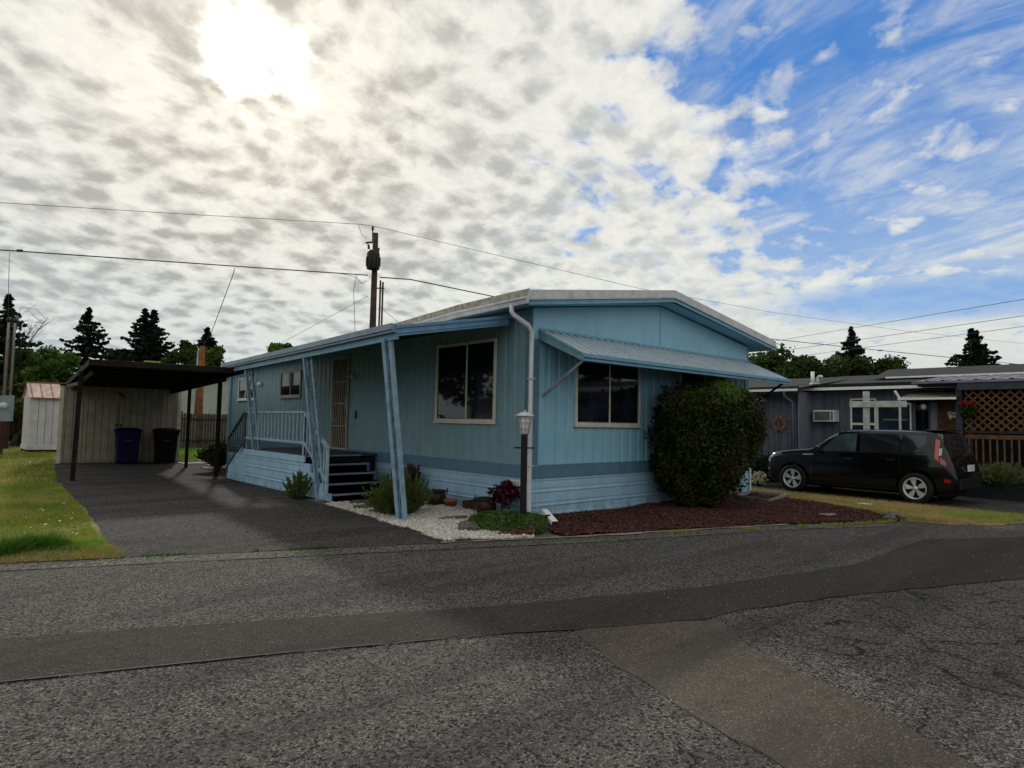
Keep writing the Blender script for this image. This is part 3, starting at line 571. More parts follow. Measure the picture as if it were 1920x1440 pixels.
for i, (x, y, r, sx, seed, lab) in enumerate([(-1.62, -.45, .17, 1.35, 3, 'mottled grey rock half sunk in the white gravel'), (-1.45, -.05, .08, 1.2, 5, 'small brown rock behind the mottled grey rock'), (-1.05, 3.2, .13, 1.2, 6, 'rounded rock at the foot of the porch steps'),
                                  (5.62, -3.62, .12, 1.3, 7, 'dark rock at the corner of the red mulch'), (5.2, -3.75, .10, 1.9, 8, 'flat grey rock sunk in the mulch corner beside the dark rock'), (7.9, -5.35, .10, 1.6, 9, 'dark rock at the road end of the dry grass strip'), (8.2, -5.5, .07, 1.3, 10, 'smaller dark rock beside the neighbour driveway mouth')]):
    bm = bmesh.new(); bmesh.ops.create_icosphere(bm, subdivisions=3, radius=1)
    rr = random.Random(seed); o1, o2 = rr.uniform(0, 9), rr.uniform(0, 9)
    for v in bm.verts:
        k = 1 + .16 * math.sin(v.co.x * 3 + o1) * math.cos(v.co.y * 3.3 + o2) + .10 * math.sin(v.co.z * 6 + v.co.x * 5 + o1)
        v.co = Vector((v.co.x * r * sx * k, v.co.y * r * k, v.co.z * r * .62 * k))
    for f in bm.faces: f.smooth = False
    me = bpy.data.meshes.new('rock'); bm.to_mesh(me); bm.free(); me.materials.append(simple('rock_stone', (.13, .12, .105), .85, var=.5, scale=14, bump=.6, bscale=60, grime=.5))
    o = bpy.data.objects.new('rock', me); C.objects.link(o); o.location = (x, y, r * .35); o.rotation_euler = (0, 0, rr.uniform(0, 3)); tag(o, lab, 'rock')
# ------------------------------------------------------------------ the blue mobile home
home = thing('mobile_home', (3.6, 7.4, 0), 'light blue single storey mobile home with low gable and ribbed front awning', 'mobile home')
HL, HW = 14.8, 7.25
def ribbed(x0, x1, z0, z1, horiz, at_, name, mat, pitch=.2, depth=.012, wide=.45, parent=home, side=-1, step=None):
    """vertical ribbed metal siding; horiz 'x' runs along X at y=at_, 'y' runs along Y at x=at_"""
    m = MB(); n = max(1, int((x1 - x0) / pitch)); p = (x1 - x0) / n; prof = []
    for i in range(n):
        a = x0 + i * p
        prof += [(a, 0), (a + p * wide * .5, 0), (a + p * (wide * .5 + .06), depth), (a + p * (.94 - wide * .15), depth), (a + p * .97, 0)]
    prof.append((x1, 0))
    f = (lambda a, d, z: (a, at_ + side * d, z)) if horiz == 'x' else (lambda a, d, z: (at_ + side * d, a, z))
    vs = []; fs = []
    for (a, d) in prof: vs += [f(a, d, z0), f(a, d, z1)]
    for i in range(len(prof) - 1): fs.append((2 * i, 2 * i + 2, 2 * i + 3, 2 * i + 1))
    m.add(vs, fs); return m.build(name, mat, parent, fix=False)
# solid core behind the siding
MB().box(.03, HW - .03, .03, HL - .03, .05, 3.2).box(.03, HW - .03, .03, 3.0, 3.2, 3.53).build('wall', BLUE_SHADED, home)
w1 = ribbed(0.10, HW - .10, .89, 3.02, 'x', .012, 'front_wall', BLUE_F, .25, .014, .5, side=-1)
w2 = ribbed(0.10, HL - .10, .89, 3.42, 'y', .012, 'side_wall', BLUE_SHADED, .25, .012, .5, side=-1)
# smooth gable panel above the ribbed siding
g = MB(); poly = [(.0, 0, 3.02), (HW, 0, 3.02), (HW, 0, 3.54), (3.62, 0, 4.06), (.0, 0, 3.54)]
g.prism(poly, (0, -.004, 0), (0, .034, 0)); gp = g.build('gable_panel', BLUE_F, home)
MB().box(3.625, 3.645, -.012, -.004, 3.02, 4.03).build('panel_joint', TRIMB, gp)
MB().box(.0, HW, -.010, -.004, 3.0, 3.03).build('seam_trim', TRIMB, home)
# corner trims, band and skirting
for (x, y) in ((0, 0), (HW, 0)):
    sx = -1 if x == 0 else 1
    MB().box(min(x, x - sx * .16), max(x, x - sx * .16), -.022, .0, .89, 3.0).box(min(x + sx * .022, x), max(x + sx * .022, x), -.022, .14, .89, 3.54).build('corner_trim', BAND if x == 0 else TRIMB, home)
MB().box(-.03, HW + .03, -.035, .02, .665, .885).box(-.035, .02, -.03, HL, .663, .887).build('band_trim', BAND, home, .004)
MB().box(-.03, HW + .03, -.038, .02, .885, .897).box(-.038, .02, -.03, HL, .885, .897).build('drip_edge', TRIMB, home)
def skirting(a0, a1, horiz, at_, z0=.02, z1=.66, parent=home, name='skirting'):
    m = MB(); zs = [z0, z0 + .045, z0 + .06, .185, .20, .215, .23, .255, .27, .42, .435, .45, .465, .49, .505, .615, .63, z1]
    ds = [.022, .022, .008, .008, .024, .024, .006, .006, .016, .016, .028, .028, .008, .008, .016, .016, .026, .026]
    vs = []; fs = []
    for z, d in zip(zs, ds):
        for a in (a0, a1): vs.append((a, at_ - d, z) if horiz == 'x' else (at_ - d, a, z))
    for i in range(len(zs) - 1): fs.append((2 * i, 2 * i + 1, 2 * i + 3, 2 * i + 2))
    m.add(vs, fs); return m.build(name, BLUE_SK, parent, fix=False)
skirting(0, HW, 'x', 0.0); skirting(0, HL, 'y', 0.0)
MB().box(-.028, .0, -.028, .11, .02, .664).build('skirting_corner', TRIMB, home); MB().box(HW - .0, HW + .03, -.03, .05, .02, .664).build('skirting_corner', TRIMB, home)
MB().box(.02, HW, -.05, .03, -.02, .03).build('footing', CONC, home)
v = MB().box(-.045, -.026, .19, .46, .53, .625).build('skirt_vent', WHITE, home, .003)
vv = MB()
for i in range(3): vv.box(-.049, -.045, .22 + i * .075, .265 + i * .075, .545, .61)
vv.build('vent_louvre', simple('vent_grey', (.36, .36, .35), .7), v)
# roof: eaves z 3.52..3.71, ridge 4.31 / overhangs .41 left .68 right, .35 front
XL, XR, YF, XM, YB = -.41, 7.93, -.35, 3.62, HL + .3
ZE, ZR = 3.70, 4.31
r = MB()
for (xa, za, xb, zb) in ((XL, ZE, XM, ZR), (XM, ZR, XR, ZE)):
    r.add([(xa, YF + .01, za), (xb, YF + .01, zb), (xb, YB, zb), (xa, YB, za)], [(0, 1, 2, 3)])
r.add([(XL + .02, YF + .02, ZE - .19), (XM, YF + .02, ZR - .23), (XM, YB, ZR - .23), (XL + .02, YB, ZE - .19)], [(3, 2, 1, 0)], 1)
r.add([(XM, YF + .02, ZR - .23), (XR - .02, YF + .02, ZE - .19), (XR - .02, YB, ZE - .19), (XM, YB, ZR - .23)], [(3, 2, 1, 0)], 1)
roof = r.build('roof', [GUTW, BLUE_F], home, fix=False)
fa = MB()
for (xa, za, xb, zb) in ((XL - .02, ZE, XM, ZR), (XM, ZR, XR + .02, ZE)):
    fa.prism([(xa, YF, za + .03), (xb, YF, zb + .03), (xb, YF, zb - .11), (xa, YF, za - .11)], (0, -.03, 0), (0, .035, 0), 0)
    fa.prism([(xa, YF, za - .115), (xb, YF, zb - .115), (xb, YF, zb - .135), (xa, YF, za - .135)], (0, -.045, 0), (0, .045, 0), 1)
    fa.prism([(xa, YF, za - .14), (xb, YF, zb - .14), (xb, YF, zb - .195), (xa, YF, za - .195)], (0, -.02, 0), (0, .025, 0), 2)
    fa.prism([(xa, YF, za - .195), (xb, YF, zb - .195), (xb, YF, zb - .215), (xa, YF, za - .215)], (0, -.032, 0), (0, .03, 0), 2)
fa.build('gable_fascia', [GUTW, simple('fascia_edge_light', (.50, .56, .62), .45), TRIMB], home)
# stained drip edge above the left gutter
de = MB()
for i in range(60):
    y = YF + i * .25; de.box(XL - .012 - (i % 2) * .002, XL + .004, y, y + .242, ZE - .075, ZE + .055)
de.build('roof_edge', ROOFTAN, home)
MB().box(XL - .03, XL - .014, YF - .02, YB, ZE - .10, ZE - .078).build('drip_flashing', WHITE, home)
def gutter(name, x, y0, y1, z, mat, parent, side=-1, hgt=.11, proj=.10):
    pr = [(0, 0), (0, -hgt), (side * proj * .6, -hgt), (side * proj * .75, -hgt * .45), (side * proj, -hgt * .3), (side * proj, 0), (side * (proj - .015), -.002), (side * (proj - .015), -hgt * .3)]
    m = MB(); pl = [(x + a, y0, z + b) for a, b in pr[:6]]; m.prism(pl, (0, 0, 0), (0, y1 - y0, 0)); return m.build(name, mat, parent)
gutter('gutter', XL - .001, YF - .02, YB, ZE - .082, GUTW, home)
gutter('gutter', XR + .001, YF - .02, YB, ZE - .082, GUTW, home, 1)
# the long left eave dips towards the back
def dip(o):
    bm = bmesh.new(); bm.from_mesh(o.data)
    for yy in (1.5, 4.0, 8.0): bmesh.ops.bisect_plane(bm, geom=bm.verts[:] + bm.edges[:] + bm.faces[:], plane_co=(0, yy, 0), plane_no=(0, 1, 0))
    for v_ in bm.verts:
        if v_.co.x < XM: v_.co.z -= float(np.interp(v_.co.y, [0, 1.5, 4, 8, 14.8], [0, .03, .165, .27, .38])) * min(1, (XM - v_.co.x) / 4.03)
    bm.to_mesh(o.data); bm.free()
for o_ in home.children:
    if o_.name.split('.')[0] in ('roof', 'roof_edge', 'drip_flashing') or (o_.name == 'gutter'): dip(o_)
# downspout on the left corner with offset elbow
ds = MB(); pth = [(-.46, .02, 3.52), (-.46, .02, 3.42), (-.44, -.01, 3.36), (-.16, -.06, 3.22), (-.085, -.075, 3.12), (-.085, -.075, 2.2), (-.085, -.075, .25), (-.09, -.08, .14), (-.07, -.16, .08)]
ds.tube(pth, .042, 6); dsp = ds.build('downspout', simple('downspout_white', (.60, .65, .70), .42, var=.12, scale=5, streak=True), home)
for z in (2.32, .88): MB().box(-.135, -.03, -.12, -.03, z, z + .02).build('strap', GUTW, dsp)
# ---- windows
def window(name, horiz, at_, a0, a1, z0, z1, mull, frame=CREAM, fw=.055, parent=home, rot=-1, mats=GLASS, deep=.035, lab=None):
    """framed sliding window standing proud of a wall; mull = list of relative mullion positions"""
    f = MB(); d0, d1 = at_ + rot * .001, at_ + rot * deep
    def bx(mb, u0, u1, w0, w1, e0=d0, e1=d1, mi=0):
        lo, hi = min(e0, e1), max(e0, e1)
        if horiz == 'x': mb.box(u0, u1, lo, hi, w0, w1, mi)
        else: mb.box(lo, hi, u0, u1, w0, w1, mi)
    bx(f, a0, a1, z0, z0 + fw); bx(f, a0, a1, z1 - fw, z1); bx(f, a0, a0 + fw, z0 + fw, z1 - fw); bx(f, a1 - fw, a1, z0 + fw, z1 - fw)
    for k in mull:
        c = a0 + (a1 - a0) * k; bx(f, c - fw * .32, c + fw * .32, z0 + fw, z1 - fw, d0, d1 - rot * .006)
    bx(f, a0 - .015, a1 + .015, z0 - .03, z0 - .001, d0, d1 + rot * .02)
    o = f.build(name, frame, parent, .003)
    ks = [0] + list(mull) + [1]
    for i in range(len(ks) - 1):
        u0 = a0 + (a1 - a0) * ks[i] + fw * (.9 if i == 0 else .30); u1 = a0 + (a1 - a0) * ks[i + 1] - fw * (.9 if i == len(ks) - 2 else .30)
        dd = at_ + rot * (.010 if i % 2 else .018); p = MB(); bx(p, u0, u1, z0 + fw * .9, z1 - fw * .9, at_ + rot * .002, dd); p.build('pane', mats, o)
        # dark sash rail at each pane
        q = MB(); e0, e1 = dd, dd + rot * .006
        bx(q, u0, u1, z0 + fw * .9, z0 + fw * .9 + .022, e0, e1); bx(q, u0, u0 + .018, z0 + fw, z1 - fw, e0, e1); q.build('sash', simple('bronze_sash', (.10, .10, .10), .5), o)
    if lab: o['label'] = lab
    return o
window('window', 'x', -.004, 1.06, 2.95, 1.57, 2.78, [.505])
window('window', 'x', -.004, 4.34, 6.22, 1.57, 2.78, [.52])
window('window', 'y', -.004, .90, 2.74, 1.59, 3.10, [.46], lab='large sliding window between the leaning post and the downspout')
window('window', 'y', -.004, 9.14, 10.56, 2.19, 2.93, [.5], frame=simple('dull_window_frame', (.34, .32, .27), .6, grime=.3))
window('window', 'y', -.004, 12.55, 14.05, 2.16, 2.88, [.55], frame=WHITE)
# interior glimpse: pale curtain edge
# ---- security door
dr = MB().box(-.012, .03, 6.44, 7.20, .90, 3.08).build('door', simple('dark_brown_door', (.03, .026, .024), .6), home)
sd = MB()
for y in (6.40, 7.20): sd.box(-.045, -.012, y, y + .045, .86, 3.12)
for z in (.86, 3.08): sd.box(-.045, -.012, 6.445, 7.20, z, z + .04)
sd.build('door_frame', simple('tan_security_door', (.44, .41, .34), .5, grime=.4), dr)
sb = MB()
for i in range(7): y = 6.53 + i * .098; sb.box(-.040, -.026, y - .009, y + .009, .9, 3.08)
for z in (1.42, 1.98, 2.5): sb.box(-.044, -.022, 6.445, 7.2, z, z + .022)
sb.build('bar', bpy.data.materials['tan_security_door'], dr)
MB().box(-.05, -.03, 6.46, 6.52, 1.86, 2.10).tube([(-.06, 6.49, 1.95), (-.10, 6.49, 1.95), (-.10, 6.56, 1.95)], .012, 6).build('handle', STEEL, dr)
MB().lathe([(0.0, 0), (.07, .0), (.075, .05), (.05, .10), (0, .12)], (-.02, 6.16, 2.62), 16, axis=(-1, 0, 0)).build('porch_light', simple('lamp_glass', (.45, .45, .42), .35), home)
MB().lathe([(0.0, 0), (.07, .0), (.08, .06), (.06, .12), (0, .14)], (-.02, 12.05, 2.62), 16, axis=(-1, 0, 0)).build('porch_light', WHITE, home)
MB().box(-.03, .0, 5.98, 6.04, 1.62, 1.80).build('doorbell_box', BLACKM, home, .004)
MB().box(-.06, .01, 14.72, 14.86, .6, 3.5).build('corner_trim', TRIMB, home)
# ---- porch roof (cover along the left side)
PA, PB, PC = Vector((-2.37, .42, 2.985)), Vector((-2.22, 3.7, 2.95)), Vector((-2.03, 9.08, 2.89))
pr = MB(); top = [PA, PB, PC]; inn = [Vector((-.06, .42, 3.43)), Vector((-.06, 3.7, 3.42)), Vector((-.06, 9.08, 3.40))]
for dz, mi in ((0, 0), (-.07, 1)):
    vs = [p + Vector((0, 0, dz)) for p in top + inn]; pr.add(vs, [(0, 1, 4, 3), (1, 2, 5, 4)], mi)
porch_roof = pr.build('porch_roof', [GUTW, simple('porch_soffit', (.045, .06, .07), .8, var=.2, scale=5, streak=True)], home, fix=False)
rb = MB()
for i in range(20):
    y = .6 + i * .44; k = (y - .42) / 8.66; x0 = -2.37 + .34 * k; rb.bar((x0 + .05, y, 2.905 - .095 * k), (-.08, y, 3.345 - .03 * k), .05, .022)
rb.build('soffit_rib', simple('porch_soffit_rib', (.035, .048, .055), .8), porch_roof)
ff = MB(); a, b = PA, inn[0]
for (z0, z1, d, mi) in ((.0, -.045, .035, 0), (-.045, -.105, .012, 0), (-.105, -.125, .03, 0), (-.125, -.165, .015, 0)):
    ff.prism([(a.x - .03, .42, a.z + z0 + .02), (b.x - .12, .42, b.z + z0 + .0), (b.x - .12, .42, b.z + z1), (a.x - .03, .42, a.z + z1 + .02)], (0, -d, 0), (0, d, 0), mi)
ff.build('front_fascia', simple('fascia_blue', (.13, .27, .44), .42, var=.15, scale=5, grime=.15), porch_roof)
gg = MB()
for p, q in ((PA, PB), (PB, PC)):
    for (dx0, dx1, z0, z1, mi) in ((-.11, .0, .045, -.045, 0), (-.085, .0, -.047, -.085, 0), (-.02, .03, -.088, -.185, 1)):
        gg.add([(p.x + dx0, p.y, p.z + z0), (p.x + dx1, p.y, p.z + z0), (p.x + dx1, p.y, p.z + z1), (p.x + dx0, p.y, p.z + z1), (q.x + dx0, q.y, q.z + z0), (q.x + dx1, q.y, q.z + z0), (q.x + dx1, q.y, q.z + z1), (q.x + dx0, q.y, q.z + z1)],
               [(0, 1, 2, 3), (7, 6, 5, 4), (0, 4, 5, 1), (1, 5, 6, 2), (2, 6, 7, 3), (3, 7, 4, 0)], mi)
gg.build('porch_gutter', [simple('gutter_steel_blue', (.20, .27, .36), .4, var=.15, scale=5, grime=.2), TRIMB], porch_roof)
def post(bx, by, tx, ty, tz, lab=None, w=.095, rw=.021):
    """decorative lattice post: two channel rails and a scroll between them"""
    m = MB(); A = Vector((bx, by, 0)); B = Vector((tx, ty, tz)); d = (B - A).normalized(); s = Vector((0.45, -1, 0)).normalized(); s = (s - d * s.dot(d)).normalized(); o3 = d.cross(s).normalized()
    for k in (-1, 1):
        m.obox((A + B) / 2 + s * w * k, d * (B - A).length / 2, s * rw, o3 * .030); m.obox((A + B) / 2 + s * (w - rw - .009) * k + o3 * .028, d * (B - A).length / 2, s * .022, o3 * .003)
    rails = m.build('post', POSTB, home, .003)
    if lab: rails['label'] = lab
    L = (B - A).length; n = 5
    for i in range(n):
        q = MB()
        c0 = .12 + i * (L - .2) / n; h = (L - .2) / n; pts = []; sg = 1 if i % 2 else -1
        for j in range(15):
            u = j / 14; t = c0 + h * u * .92; a = sg * (w - .028) * math.cos(u * math.pi); pts.append(A + d * t + s * a)
        for j in range(len(pts) - 1): q.bar(pts[j], pts[j + 1], .006, .04, up=o3)
        for e, sgn in ((pts[0], 1), (pts[-1], -1)):
            cc = e - s * (math.copysign(.03, (e - (A + d * (e - A).dot(d))).dot(s))) + d * .03 * sgn
            ring = [cc + (s * math.cos(z) + d * math.sin(z)) * .028 for z in [k * math.pi / 6 for k in range(12)]]
            for j in range(8): q.bar(ring[j], ring[j + 1], .005, .035, up=o3)
        q.build('scroll', POSTB, rails)
    MB().obox(A + Vector((0, 0, .01)), (.10, 0, 0), (0, .10, 0), (0, 0, .008)).build('foot_plate', POSTB, rails)
post(-1.91, .86, -2.36, .72, 2.84, 'leaning scrollwork post nearest the road', .062, .030)
post(-1.70, 4.12, -2.17, 3.95, 2.80, 'leaning scrollwork post at the foot of the porch steps')
post(-1.52, 7.85, -2.00, 7.55, 2.74, 'leaning scrollwork post next to the carport')
# ---- window awning across the front
aw = thing('awning_anchor', (0, 0, 0), None, None) if False else None
A0, A1, AZ, AY, AZ2 = .17, 7.28, 3.14, -1.0, 2.68
m = MB(); n = 35; p = (A1 - A0) / n; vs = []; fs = []; k = 0
for i in range(n):
    x = A0 + i * p
    for (u, dz) in ((0, .0), (.52, .0), (.55, .042), (.84, .042), (.88, 0)):
        xx = x + u * p; vs += [(xx, -.015, AZ + dz), (xx, AY, AZ2 + dz)]; k += 1
vs += [(A1, -.015, AZ), (A1, AY, AZ2)]; k += 1
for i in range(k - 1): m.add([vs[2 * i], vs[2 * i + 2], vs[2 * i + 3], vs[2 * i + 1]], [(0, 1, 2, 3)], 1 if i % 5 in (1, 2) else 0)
awn = m.build('awning', [simple('awning_pan', (.17, .25, .31), .45, spec=.4, var=.15, scale=3, grime=.3), simple('awning_rib', (.46, .54, .60), .32, spec=.6, var=.10, scale=3, grime=.15)], home, fix=False)  # light and shade of the seams put into colour: darker pans, lighter ribs
m = MB()
for (e0, e1, z0, z1) in ((AY - .05, AY + .01, .035, -.03), (AY - .02, AY, -.03, -.055), (AY - .03, AY + .01, -.055, -.085)):
    m.box(A0 - .02, A1 + .03, e0, e1, AZ2 + z0, AZ2 + z1)
m.build('awning_front_rail', TRIMB, awn, .004)
for x, sx in ((A0, -1), (A1, 1)):
    m = MB(); sl_ = (AZ2 - AZ) / (AY)
    m.prism([(x, -.015, AZ + .05), (x, AY, AZ2 + .045), (x, AY, AZ2 - .08), (x, -.015, AZ - .12)], (0, 0, 0), (sx * .02, 0, 0))
    m.prism([(x, -.015, AZ + .05), (x, AY, AZ2 + .045), (x, AY, AZ2 + .015), (x, -.015, AZ + .015)], (sx * .02, 0, 0), (sx * .015, 0, 0))
    m.prism([(x, -.015, AZ - .08), (x, AY, AZ2 - .05), (x, AY, AZ2 - .08), (x, -.015, AZ - .12)], (sx * .02, 0, 0), (sx * .012, 0, 0))
    m.build('awning_end_panel', simple('awning_end_green_blue', (.14, .29, .33), .45, grime=.2), awn)
MB().bar((.24, -.04, 2.06), (.30, AY + .06, AZ2 - .03), .03, .045).build('awning_arm', simple('arm_grey', (.26, .27, .28), .45, metal=.3), awn)
MB().bar((7.2, -.04, 2.06), (7.2, AY + .06, AZ2 - .03), .03, .045).build('awning_arm', BLACKM, awn)
MB().box(A0, A1 + .02, -.03, -.006, AZ + .035, AZ + .075).build('awning_wall_rail', TRIMB, awn)
# ------------------------------------------------------------------ porch (deck, steps, rails)
DX, DY0, DY1, DZ = -1.72, 4.88, 8.35, .85
porch = thing('porch', (-1.0, 6.5, 0), 'raised blue porch deck with railings and dark carpeted steps', 'porch')
MB().box(DX + .02, -.05, DY0 + .02, DY1, DZ - .05, DZ).build('deck', DECKW, porch, .004)
m = skirting(DY0, DY1 + 1.15, 'y', DX, .02, .70, porch, 'deck_skirting')
MB().box(DX - .045, DX + .0, DY0 - .02, DY1, .70, .83).build('deck_fascia', BLUE_SK, porch, .004)
MB().box(DX - .02, DX + .02, DY1, DY1 + 1.15, .02, .40).build('side_panel', BLUE_SK, porch)
R5 = .17; TR = .30
for i in range(5):
    z = DZ - i * R5; y0 = DY0 - i * TR
    MB().box(DX + .06, -.52 - .0 * i, y0 - (TR if i < 4 else .0) - .0, y0 + .02, 0.02, z - R5 + .0).build('step_body', CARPET, porch) if i < 4 else None
    tr = MB().box(DX + .02, -.46, y0 - .02, y0 + (TR if i else .25), z - .035, z - .0).build('step', CARPET, porch, .004)
    MB().box(DX + .02, -.46, y0 - .040, y0 - .021, z - .040, z - .004).build('nosing', simple('nosing_blue_grey', (.19, .26, .33), .5, grime=.3), tr)
for i in range(4): MB().box(DX + .05, -.48, DY0 - i * TR + .0, DY0 - i * TR + .02, DZ - (i + 1) * R5, DZ - i * R5 - .04).build('riser', CARPET, porch)
MB().box(DX + .05, -.48, DY0 - 4 * TR + .0, DY0 - 4 * TR + .02, .0, DZ - 4 * R5 - .04).build('riser', CARPET, porch)
# stringer panels beside the steps
st = MB(); 
for i in range(4):
    st.box(DX - .03, DX + .02, DY0 - (i + 1) * TR, DY0 - i * TR, .03, DZ - (i + 1) * R5 + .0)
st.build('stringer', BLUE_SK, porch)
st = MB()
for i in range(4): st.box(-.46, -.41, DY0 - (i + 1) * TR, DY0 - i * TR, .03, DZ - (i + 1) * R5 + .0)
st.build('stringer', BAND, porch)
RAILM = simple('rail_pale_blue', (.33, .46, .56), .5, var=.2, scale=7, grime=.4)
def railing(p0, p1, h0=.90, low=.24, n=10, parent=porch, lab=None, mat=RAILM):
    """rail from p0 to p1 (base points on deck/steps)"""
    a, b = Vector(p0), Vector(p1); up = Vector((0, 0, 1)); m = MB()
    m.bar(a + up * h0, b + up * h0, .075, .035); top = m.build('top_rail', mat, parent)
    MB().bar(a + up * low, b + up * low, .035, .045).build('bottom_rail', mat, parent)
    for k in (0, 1):
        q = a if k == 0 else b; MB().obox(q + up * (h0 / 2 - .02), (.024, 0, 0), (0, .024, 0), (0, 0, h0 / 2 + .0)).build('newel', mat, parent)
    for i in range(1, n):
        q = a.lerp(b, i / n); MB().obox(q + up * ((h0 + low) / 2), (.012, 0, 0), (0, .018, 0), (0, 0, (h0 - low) / 2 - .012)).build('baluster', mat, parent)
railing((DX, DY0 + .05, DZ), (DX, DY1, DZ), .88, .25, 17)
railing((DX - .02, DY0 + .05, DZ), (DX - .10, DY0 - 4 * TR + .0, .16), .88, .24, 8)
railing((DX - .03, DY1, DZ), (DX - .03, DY1 + 1.15, .15), .88, .2, 7, mat=simple('rail_dark_slate', (.06, .09, .12), .55, grime=.3))
for i in range(4):
    z = DZ - (i + 1) * .17; y = DY1 + i * .29
    MB().box(DX + .02, -.6, y, y + .31, z - .03, z).box(DX + .04, -.62, y, y + .02, z - .14, z - .03).build('step', CARPET, porch)
    MB().box(DX - .03, DX + .015, y, y + .29, .40 if z > .5 else .03, z).build('stringer', BLUE_SK, porch)
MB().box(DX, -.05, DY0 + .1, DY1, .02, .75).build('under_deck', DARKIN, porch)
# ------------------------------------------------------------------ things around the house
# lamp post
lp = thing('lamp_post', (-.42, -.30, 0), 'dark garden lamp post with white caged lantern in front of the home corner', 'lamp post')
lx, ly = -.42, -.30
MB().box(lx - .038, lx + .038, ly - .038, ly + .038, 0, 1.42).build('pole', simple('lamp_pole_black', (.018, .014, .02), .5, var=.4, scale=12), lp, .004)
MB().tube([(lx - .13, ly + .10, 1.20), (lx + .13, ly - .10, 1.20)], .012, 8).build('ladder_bar', BLACKM, lp)
MB().lathe([(.055, 0), (.06, .01), (.095, .26), (.09, .27), (.0, .27)], (lx, ly, 1.42), 16).build('lamp_shade', simple('frosted_glass', (.66, .66, .62), .35), lp)
cg = MB()
for i in range(8):
    a = i * math.pi / 4 + .2; cg.bar((lx + .062 * math.cos(a), ly + .062 * math.sin(a), 1.40), (lx + .125 * math.cos(a), ly + .125 * math.sin(a), 1.71), .008, .008)
for (rr, z) in ((.085, 1.50), (.108, 1.60)):
    ring = [(lx + rr * math.cos(t * math.pi / 10), ly + rr * math.sin(t * math.pi / 10), z) for t in range(21)]; cg.tube(ring, .005, 5, caps=False)
cg.build('cage', STEEL, lp)
MB().lathe([(.0, .06), (.05, .055), (.11, .025), (.155, .0), (.155, -.012), (.0, -.012)], (lx, ly, 1.715), 20).lathe([(.015, .05), (.018, .075), (0, .085)], (lx, ly, 1.715), 10).build('cap', GUTW, lp)
# downspout extension lying on the mulch
ex = thing('downspout_extension', (-.1, -.7, .08), 'white downspout extension lying on the mulch by the ground cover', 'downspout')
MB().bar((.02, -.34, .17), (-.30, -.88, .075), .10, .08).build('pipe', WHITE, ex, .004)
MB().obox((-.306, -.892, .074), (.036, -.022, 0), (.003, .005, 0), (0, 0, .032)).build('opening', DARKIN, ex)
MB().box(-.24, -.17, -.66, -.62, .0, .17).build('bracket', BLACKM, ex)
# grey bin full of clippings beside the steps
gb = thing('garbage_bin', (-.35, 3.1, 0), 'dark grey bin holding dried clippings behind the leaning post', 'bin')
MB().lathe([(.17, 0), (.22, .52), (.235, .54), (.225, .56), (.20, .55), (.16, .5), (0, .5)], (-.35, 3.1, .02), 20).build('tub', simple('dark_plastic', (.014, .014, .018), .5), gb)
tw = MB(); rr = random.Random(5)
for i in range(60):
    a = rr.uniform(0, 6.28); q = rr.uniform(0, .17); x0, y0 = -.35 + q * math.cos(a), 3.1 + q * math.sin(a); tw.bar((x0, y0, .5), (x0 + rr.uniform(-.12, .12), y0 + rr.uniform(-.12, .12), .58 + rr.uniform(0, .17)), .006, .022)
tw.build('clippings', isl_mat('dry_clippings', [(.03, .022, .018), (.06, .045, .035), (.10, .08, .06)]), gb)
# cauldron pots and planters
def cauldron(x, y, r, lab, mat=None):
    t_ = thing('planter_pot', (x, y, .03), lab, 'pot', 'dark cauldron shaped pots on the gravel')
    pm = mat or simple('cauldron_brown', (.035, .018, .014), .35, var=.3, scale=9, grime=.2)
    MB().lathe([(0, 0), (r * .6, .0), (r * .88, r * .35), (r * .98, r * .8), (r * .86, r * 1.2), (r * .82, r * 1.3), (r * 1.02, r * 1.5), (r * 1.0, r * 1.56), (r * .86, r * 1.5), (r * .8, r * 1.3), (0, r * 1.28)], (x, y, .03), 28).build('body', pm, t_)
    for k in (-1, 1):
        a = .6; c = Vector((x + k * r * .95 * math.cos(a), y - k * r * .95 * math.sin(a), .03 + r * 1.5)); MB().tube([c + Vector((0, 0, -.06)), c + Vector((k * .03, 0, 0)), c + Vector((k * .01, 0, .05))], .012, 6).build('handle', pm, t_)
    MB().lathe([(0, r * 1.36), (r * .84, r * 1.34)], (x, y, .03), 20).build('soil', SOIL, t_)
cauldron(-.42, 2.05, .185, 'brown cauldron pot behind the small terracotta pot'); cauldron(-.40, .64, .185, 'dark striped cauldron pot next to the red leaved shrub')
t_ = thing('planter_pot', (-.42, 1.62, .03), 'small orange terracotta pot in front of the brown cauldron', 'pot')
MB().lathe([(0, 0), (.085, 0), (.115, .12), (.125, .125), (.125, .165), (.11, .165), (.10, .13), (0, .13)], (-.42, 1.62, .03), 22).build('body', simple('terracotta', (.27, .085, .04), .7, var=.2, scale=20), t_)
MB().lathe([(0, .135), (.10, .135)], (-.42, 1.62, .03), 16).build('soil', SOIL, t_)
for i, (x, y, w, h, lab) in enumerate([(-.22, .98, .13, .24, 'dark wooden box planter nearest the striped pot'), (-.20, 1.28, .12, .19, 'low dark wooden box planter farther from the striped pot')]):
    t_ = thing('box_planter', (x, y, .02), lab, 'planter')
    m = MB(); m.box(x - w, x + w, y - w, y - w + .02, .02, h).box(x - w, x + w, y + w - .02, y + w, .02, h).box(x - w, x - w + .02, y - w + .02, y + w - .02, .02, h).box(x + w - .02, x + w, y - w + .02, y + w - .02, .02, h)
    m.build('box', WOODD, t_, .003); MB().box(x - w + .02, x + w - .02, y - w + .02, y + w - .02, .02, h - .03).build('soil', SOIL, t_)
